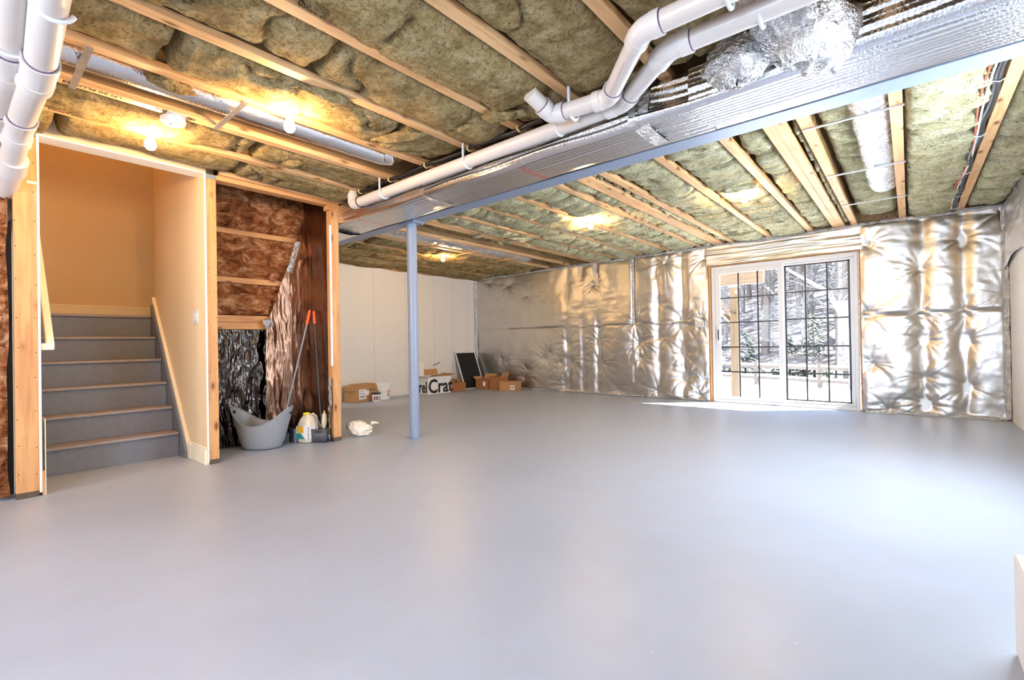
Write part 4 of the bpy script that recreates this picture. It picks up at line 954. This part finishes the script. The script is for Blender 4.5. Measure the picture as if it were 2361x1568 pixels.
# white box with lettering
e, c_, R_, rb = carton('lettered_box', 'white open box with big black letters and brown flaps', (-6.90, 5.70), 88, .56, .40, .335, WHITEC, (('front', .09, 25), ('back', .12, 80), ('left', .10, 5), ('right', .12, 15)))
def onb(x, y, z): return tuple(R_ @ Vector((x, y, z))+c_)
text('Crat', .36, onb(.0, -.003, .03), tuple(R_ @ Vector((1, 0, 0))), (0, 0, 1), INK, e, 'lettering', sx=.88, bold=.009)
text('Barrel', .235, onb(-.003, .60, .03), tuple(R_ @ Vector((0, -1, 0))), (0, 0, 1), INK, e, 'lettering', sx=.78, bold=.005)
bpy.data.objects.remove([o for o in e.children if o.name.startswith('lettering')][-1])
text('rel', .30, onb(-.003, .29, .035), tuple(R_ @ Vector((0, -1, 0))), (0, 0, 1), INK, e, 'lettering', sx=.80, bold=.007)
pp = MB(); pp.box(-7.26, -7.25, 5.68, 5.90, .30, .60, Matrix.Rotation(math.radians(-6), 3, 'Y'), (-7.2, 5.8, .3)); o = pp.build('foam_sheet', SOFFIT); tag(o, 'pale foam sheet sticking up behind the lettered white box', 'packaging')
o = MB().tube([(XW+.012, 6.2, .52), (XW+.014, 6.3, .545), (XW+.014, 6.38, .58)], .007, 6).build('rubber_hook', DGREY); tag(o, 'short dark mark like strip on the white wall above the boxes', 'strip')
e, c_, R_, rb = carton('cardboard_box', 'low reddish brown box touching the lettered white box', (-6.93, 6.30), 86, .38, .30, .165, CARDD)
e, c_, R_, rb = carton('cardboard_box', 'small brown box lying on top of the low reddish box', (-6.96, 6.33), 86, .25, .2, .07, CARDD)
for o in [e]+[]: o.location.z = .167
rb(.09, .16, -.001, 0, .02, .045, 'dark_slot', INK, e, 0)
# leaning window screen
ws_ = empty('window_screen', (-7.05, 7.0, 0), 'black mesh window screen with white frame leaning in the corner', 'screen')
Rl = Matrix.Rotation(math.radians(-21), 3, 'Y'); c0 = Vector((-7.03, 6.78, .002))
def sb(x0, x1, y0, y1, z0, z1, nm, mt): 
    m = MB(); v = [tuple(Rl @ Vector((x, y, z))+c0) for x in (x0, x1) for y in (y0, y1) for z in (z0, z1)]
    m.add(v, [(0, 1, 3, 2), (4, 6, 7, 5), (0, 4, 5, 1), (2, 3, 7, 6), (0, 2, 6, 4), (1, 5, 7, 3)]); return m.build(nm, mt, ws_)
H = .83; Wd = .60
sb(-.012, 0, 0, .03, 0, H, 'frame', VINYL); sb(-.012, 0, Wd-.03, Wd, 0, H, 'frame', VINYL); sb(-.012, 0, .03, Wd-.03, H-.03, H, 'frame', VINYL); sb(-.012, 0, .03, Wd-.03, 0, .02, 'frame', VINYL); sb(-.008, -.003, .03, Wd-.03, .02, H-.03, 'mesh', SCREEN)
# boxes in front of the foil
e, c_, R_, rb = carton('cardboard_box', 'brown box with raised flap and white tag, leftmost against the foil wall', (-6.93, 6.99), 4, .34, .26, .20, CARDD, (('back', .12, 60), ('left', .10, 30)))
lb = rb(.20, .26, -.002, 0, .07, .16, 'tag_label', LABEL, e, 0)
e, c_, R_, rb = carton('cardboard_box', 'middle brown box standing tall against the foil wall', (-6.57, 7.02), 2, .30, .25, .27, CARDD, (('right', .10, 60),))
e, c_, R_, rb = carton('cardboard_box', 'rightmost low brown box with small white label at foil wall', (-6.26, 6.98), 12, .36, .26, .185, CARD)
lb = rb(.25, .34, -.002, 0, .03, .11, 'shipping_label', LABEL, e, 0); rb(.275, .32, -.003, -.002, .06, .085, 'label_print', DGREY, lb, 0)
rb(.02, .33, -.0012, 0, .14, .145, 'crease', CARDD, e, 0)
# white object at the lower right edge
o = MB().box(.225, .60, 1.70, 2.035, 0, .30).build('white_cabinet', SOFFIT, bevel=.012); tag(o, 'smooth white low cabinet cut by the right edge', 'cabinet')

# ================================================================== OUTSIDE
def ground():
    nx, ny = 120, 110; X, Y = np.meshgrid(np.linspace(-60, 50, nx), np.concatenate([np.linspace(YF+.14, 30, 60), np.linspace(31, 110, 50)]), indexing='ij')
    Z = -.14-.066*np.clip(Y-8, 0, 16)+.10*fbm(X*.3, Y*.3, 2, 4)*np.clip((Y-8)/4, 0, 1); Z = Z-.00*Y
    k = 62
    gridmesh('snow_ground', np.stack([X, Y, Z], -1)[:, :56], SNOW, kind='structure')
    Zh = Z+np.clip(Y-27, 0, 100)*.34+.8*fbm(X*.15, Y*.15, 5, 4)*np.clip((Y-27)/8, 0, 1)
    gridmesh('wooded_hillside', np.stack([X, Y, Zh], -1)[:, 55:], HILL, kind='structure')
ground()
pt = empty('deck_post', (-2.54, 9.6, -.2), 'tan timber deck post with beam and braces outside the patio door', 'post')
MB().box(-2.61, -2.47, 9.53, 9.67, -.3, 1.97).build('post', TREATED, pt, bevel=.004)
for y in (9.535, 9.60): MB().box(-4.6, -2.03, y, y+.06, 1.98, 2.25).build('beam_ply', TREATEDX, pt, bevel=.003)
MB().box(-2.62, -2.46, 9.52, 9.68, 1.93, 1.98).build('post_cap', GALV, pt); MB().tube([(-2.52, 9.52, 1.45), (-2.52, 9.50, 1.45)], .02, 8).build('bolt', BLACKM, pt)
MB().tube([(-2.58, 9.60, 1.25), (-3.25, 9.60, 1.98)], .045, 4).build('brace', TREATED, pt); MB().tube([(-2.58, 9.60, 1.35), (-2.95, 8.8, 2.25)], .04, 4).build('brace', TREATED, pt)
for x in (-2.72, -2.35, -2.12): MB().box(x, x+.04, 9.45, 9.9, 2.25, 2.45).build('joist_end', TREATED, pt)
fn = empty('rail_fence', (-2.85, 23.8, -1.2), 'weathered split rail fence with snow on its rails across the yard', 'fence')
def fp(s): # along the fence
    a = Vector((-8.78, 25.33, 0)); b = Vector((-.47, 21.88, 0)); return a.lerp(b, s)
for s_ in (-.9, -.27, .08, .40, .715, 1.05, 1.38, 1.7):
    p = fp(s_); MB().tube([(p.x, p.y, -1.5), (p.x, p.y, -.12)], .10, 7).build('post', RAILW, fn)
L_ = (-.9, -.27, .08, .40, .715, 1.05, 1.38, 1.7)
for a, b in zip(L_[:-1], L_[1:]):
    for z in (-.30, -.82):
        p, q = fp(a), fp(b); MB().tube([(p.x, p.y, z), (q.x, q.y, z-.02)], .075, 6).build('rail', RAILW, fn); MB().tube([(p.x, p.y, z+.08), (q.x, q.y, z+.06)], .07, 6, squash=.8).build('snow_cap', SNOW, fn)
# bare trees
def tree_mesh(h, r, seed, nb=22, sub=4):
    rs = random.Random(seed); m = MB(); path = []; x = y = 0
    lean = (rs.uniform(-.05, .05), rs.uniform(-.05, .05))
    for k in range(9):
        t = k/8; path.append((lean[0]*h*t+.02*h*rs.uniform(-.5, .5)*t, lean[1]*h*t+.02*h*rs.uniform(-.5, .5)*t, h*t))
    m.tube(path, [r*(1-.8*k/8) for k in range(9)], 7)
    for b in range(nb):
        t = rs.uniform(.12, .97); k = int(t*8); p = Vector(path[k]).lerp(Vector(path[min(k+1, 8)]), t*8-k)
        a = rs.uniform(0, 2*PI); L = h*rs.uniform(.10, .34)*(1.1-t*.6); up = rs.uniform(.05, .9); d = Vector((math.cos(a), math.sin(a), up)).normalized()
        pts = [p+d*L*i/4+Vector((rs.uniform(-.05, .05), rs.uniform(-.05, .05), .04*i))*L for i in range(5)]; rb_ = r*(1-.8*t)*rs.uniform(.25, .5)
        m.tube(pts, [rb_*(1-.8*i/4)+.004 for i in range(5)], 4, caps=False)
        for s_ in range(sub):
            i = rs.randint(1, 3); q = pts[i]; a2 = a+rs.uniform(-1.2, 1.2); d2 = Vector((math.cos(a2), math.sin(a2), rs.uniform(-.2, 1))).normalized(); L2_ = L*rs.uniform(.2, .5)
            m.tube([q, q+d2*L2_*.5+Vector((0, 0, .02)), q+d2*L2_+Vector((0, 0, L2_*.1))], [rb_*.4+.004, rb_*.25+.003, .003], 3, caps=False)
    return m
protos = []
for k in range(6):
    protos.append((tree_mesh(11+k, .13+.02*k, 100+k), k))
pm = [p.build('bare_tree', BARK if k % 2 else BARKS) for p, k in protos]
for o in pm: o.hide_render = False
rt = random.Random(5); placed = []
n_tr = 0
for k in range(90):
    for _ in range(60):
        Y = rt.uniform(27, 62); x = rt.uniform(-Y*.42, Y*.06)
        if all((x-a)**2+(Y-b)**2 > 2.2 for a, b in placed): break
    placed.append((x, Y))
    src = pm[k % 6]
    o = src if k < 6 else src.copy()
    if k >= 6: COL.objects.link(o)
    o.location = (x, Y, -1.3+max(0, Y-27)*.34); o.rotation_euler = (0, 0, rt.uniform(0, 6.28)); s_ = rt.uniform(.8, 1.3); o.scale = (s_, s_, s_)
    tag(o, 'slender bare tree with snow dusted branches beyond the rail fence', 'tree', 'bare trees beyond the rail fence')
bt = MB(); bt.tube([(-2.55, 29.3, -1.6), (-2.53, 29.3, 3), (-2.5, 29.3, 9), (-2.45, 29.3, 15)], [.42, .38, .34, .25], 16); 
for k in range(14):
    a = rt.uniform(0, 6.28); z = rt.uniform(1, 13); bt.tube([(-2.5, 29.3, z), (-2.5+2.4*math.cos(a), 29.3+2.4*math.sin(a), z+rt.uniform(-.3, 2))], [.09, .015], 5)
o = bt.build('large_tree', BARK, smooth=True); tag(o, 'thick grey tree trunk at the right side of the patio door', 'tree')
o = MB().tube([(-3.75, 20.4, 3.75), (-2.9, 21.0, 3.1), (-2.35, 21.6, 2.7), (-1.9, 21.95, 1.6), (-1.7, 22.1, -.2), (-1.7, 22.1, -1.3)], [.05, .07, .09, .10, .11, .13], 8).build('bent_tree', BARKS, smooth=True); tag(o, 'slender snow covered tree bending left before the thick trunk', 'tree')
def evergreen(x, y, z0, h, r, seed, label):
    e = empty('evergreen', (x, y, z0), label, 'tree'); rs = random.Random(seed); m = MB(); sn = MB()
    for k in range(900):
        t = rs.random()**1.3; a = rs.uniform(0, 2*PI); rr = r*(1-t)*rs.uniform(.35, 1.05); z = z0+.1+h*t
        p = Vector((x+rr*math.cos(a), y+rr*math.sin(a), z-.18*rr)); d = Vector((math.cos(a), math.sin(a), -.25)).normalized()*rs.uniform(.10, .22); s_ = Vector((-math.sin(a), math.cos(a), 0))*rs.uniform(.04, .09)
        up = Vector((0, 0, rs.uniform(.02, .08)))
        tgt = sn if rs.random() < .30 else m
        tgt.add([p-d*.5-s_*.3, p-d*.5+s_*.3, p+d, p+up-s_], [(0, 1, 2), (0, 2, 3), (1, 3, 2), (0, 3, 1)])
    m.build('needles', NEEDLE, e, kind='stuff'); sn.build('snow_clumps', SNOW, e, kind='stuff'); MB().tube([(x, y, z0-.3), (x, y, z0+h*.95)], [.08, .01], 7).build('trunk', BARK, e)
evergreen(-4.05, 30.6, -1.4, 3.5, 1.25, 1, 'tallest dark evergreen with snow beyond the fence')
evergreen(-5.3, 31.0, -1.3, 2.2, 1.1, 2, 'low evergreen left of the tallest one beyond the fence')
evergreen(-7.3, 29.5, -1.3, 2.6, 1.2, 3, 'bushy evergreen seen behind the deck post')
evergreen(-9.3, 31.0, -1.2, 2.3, 1.2, 4, 'leftmost evergreen beyond the fence near the door edge')
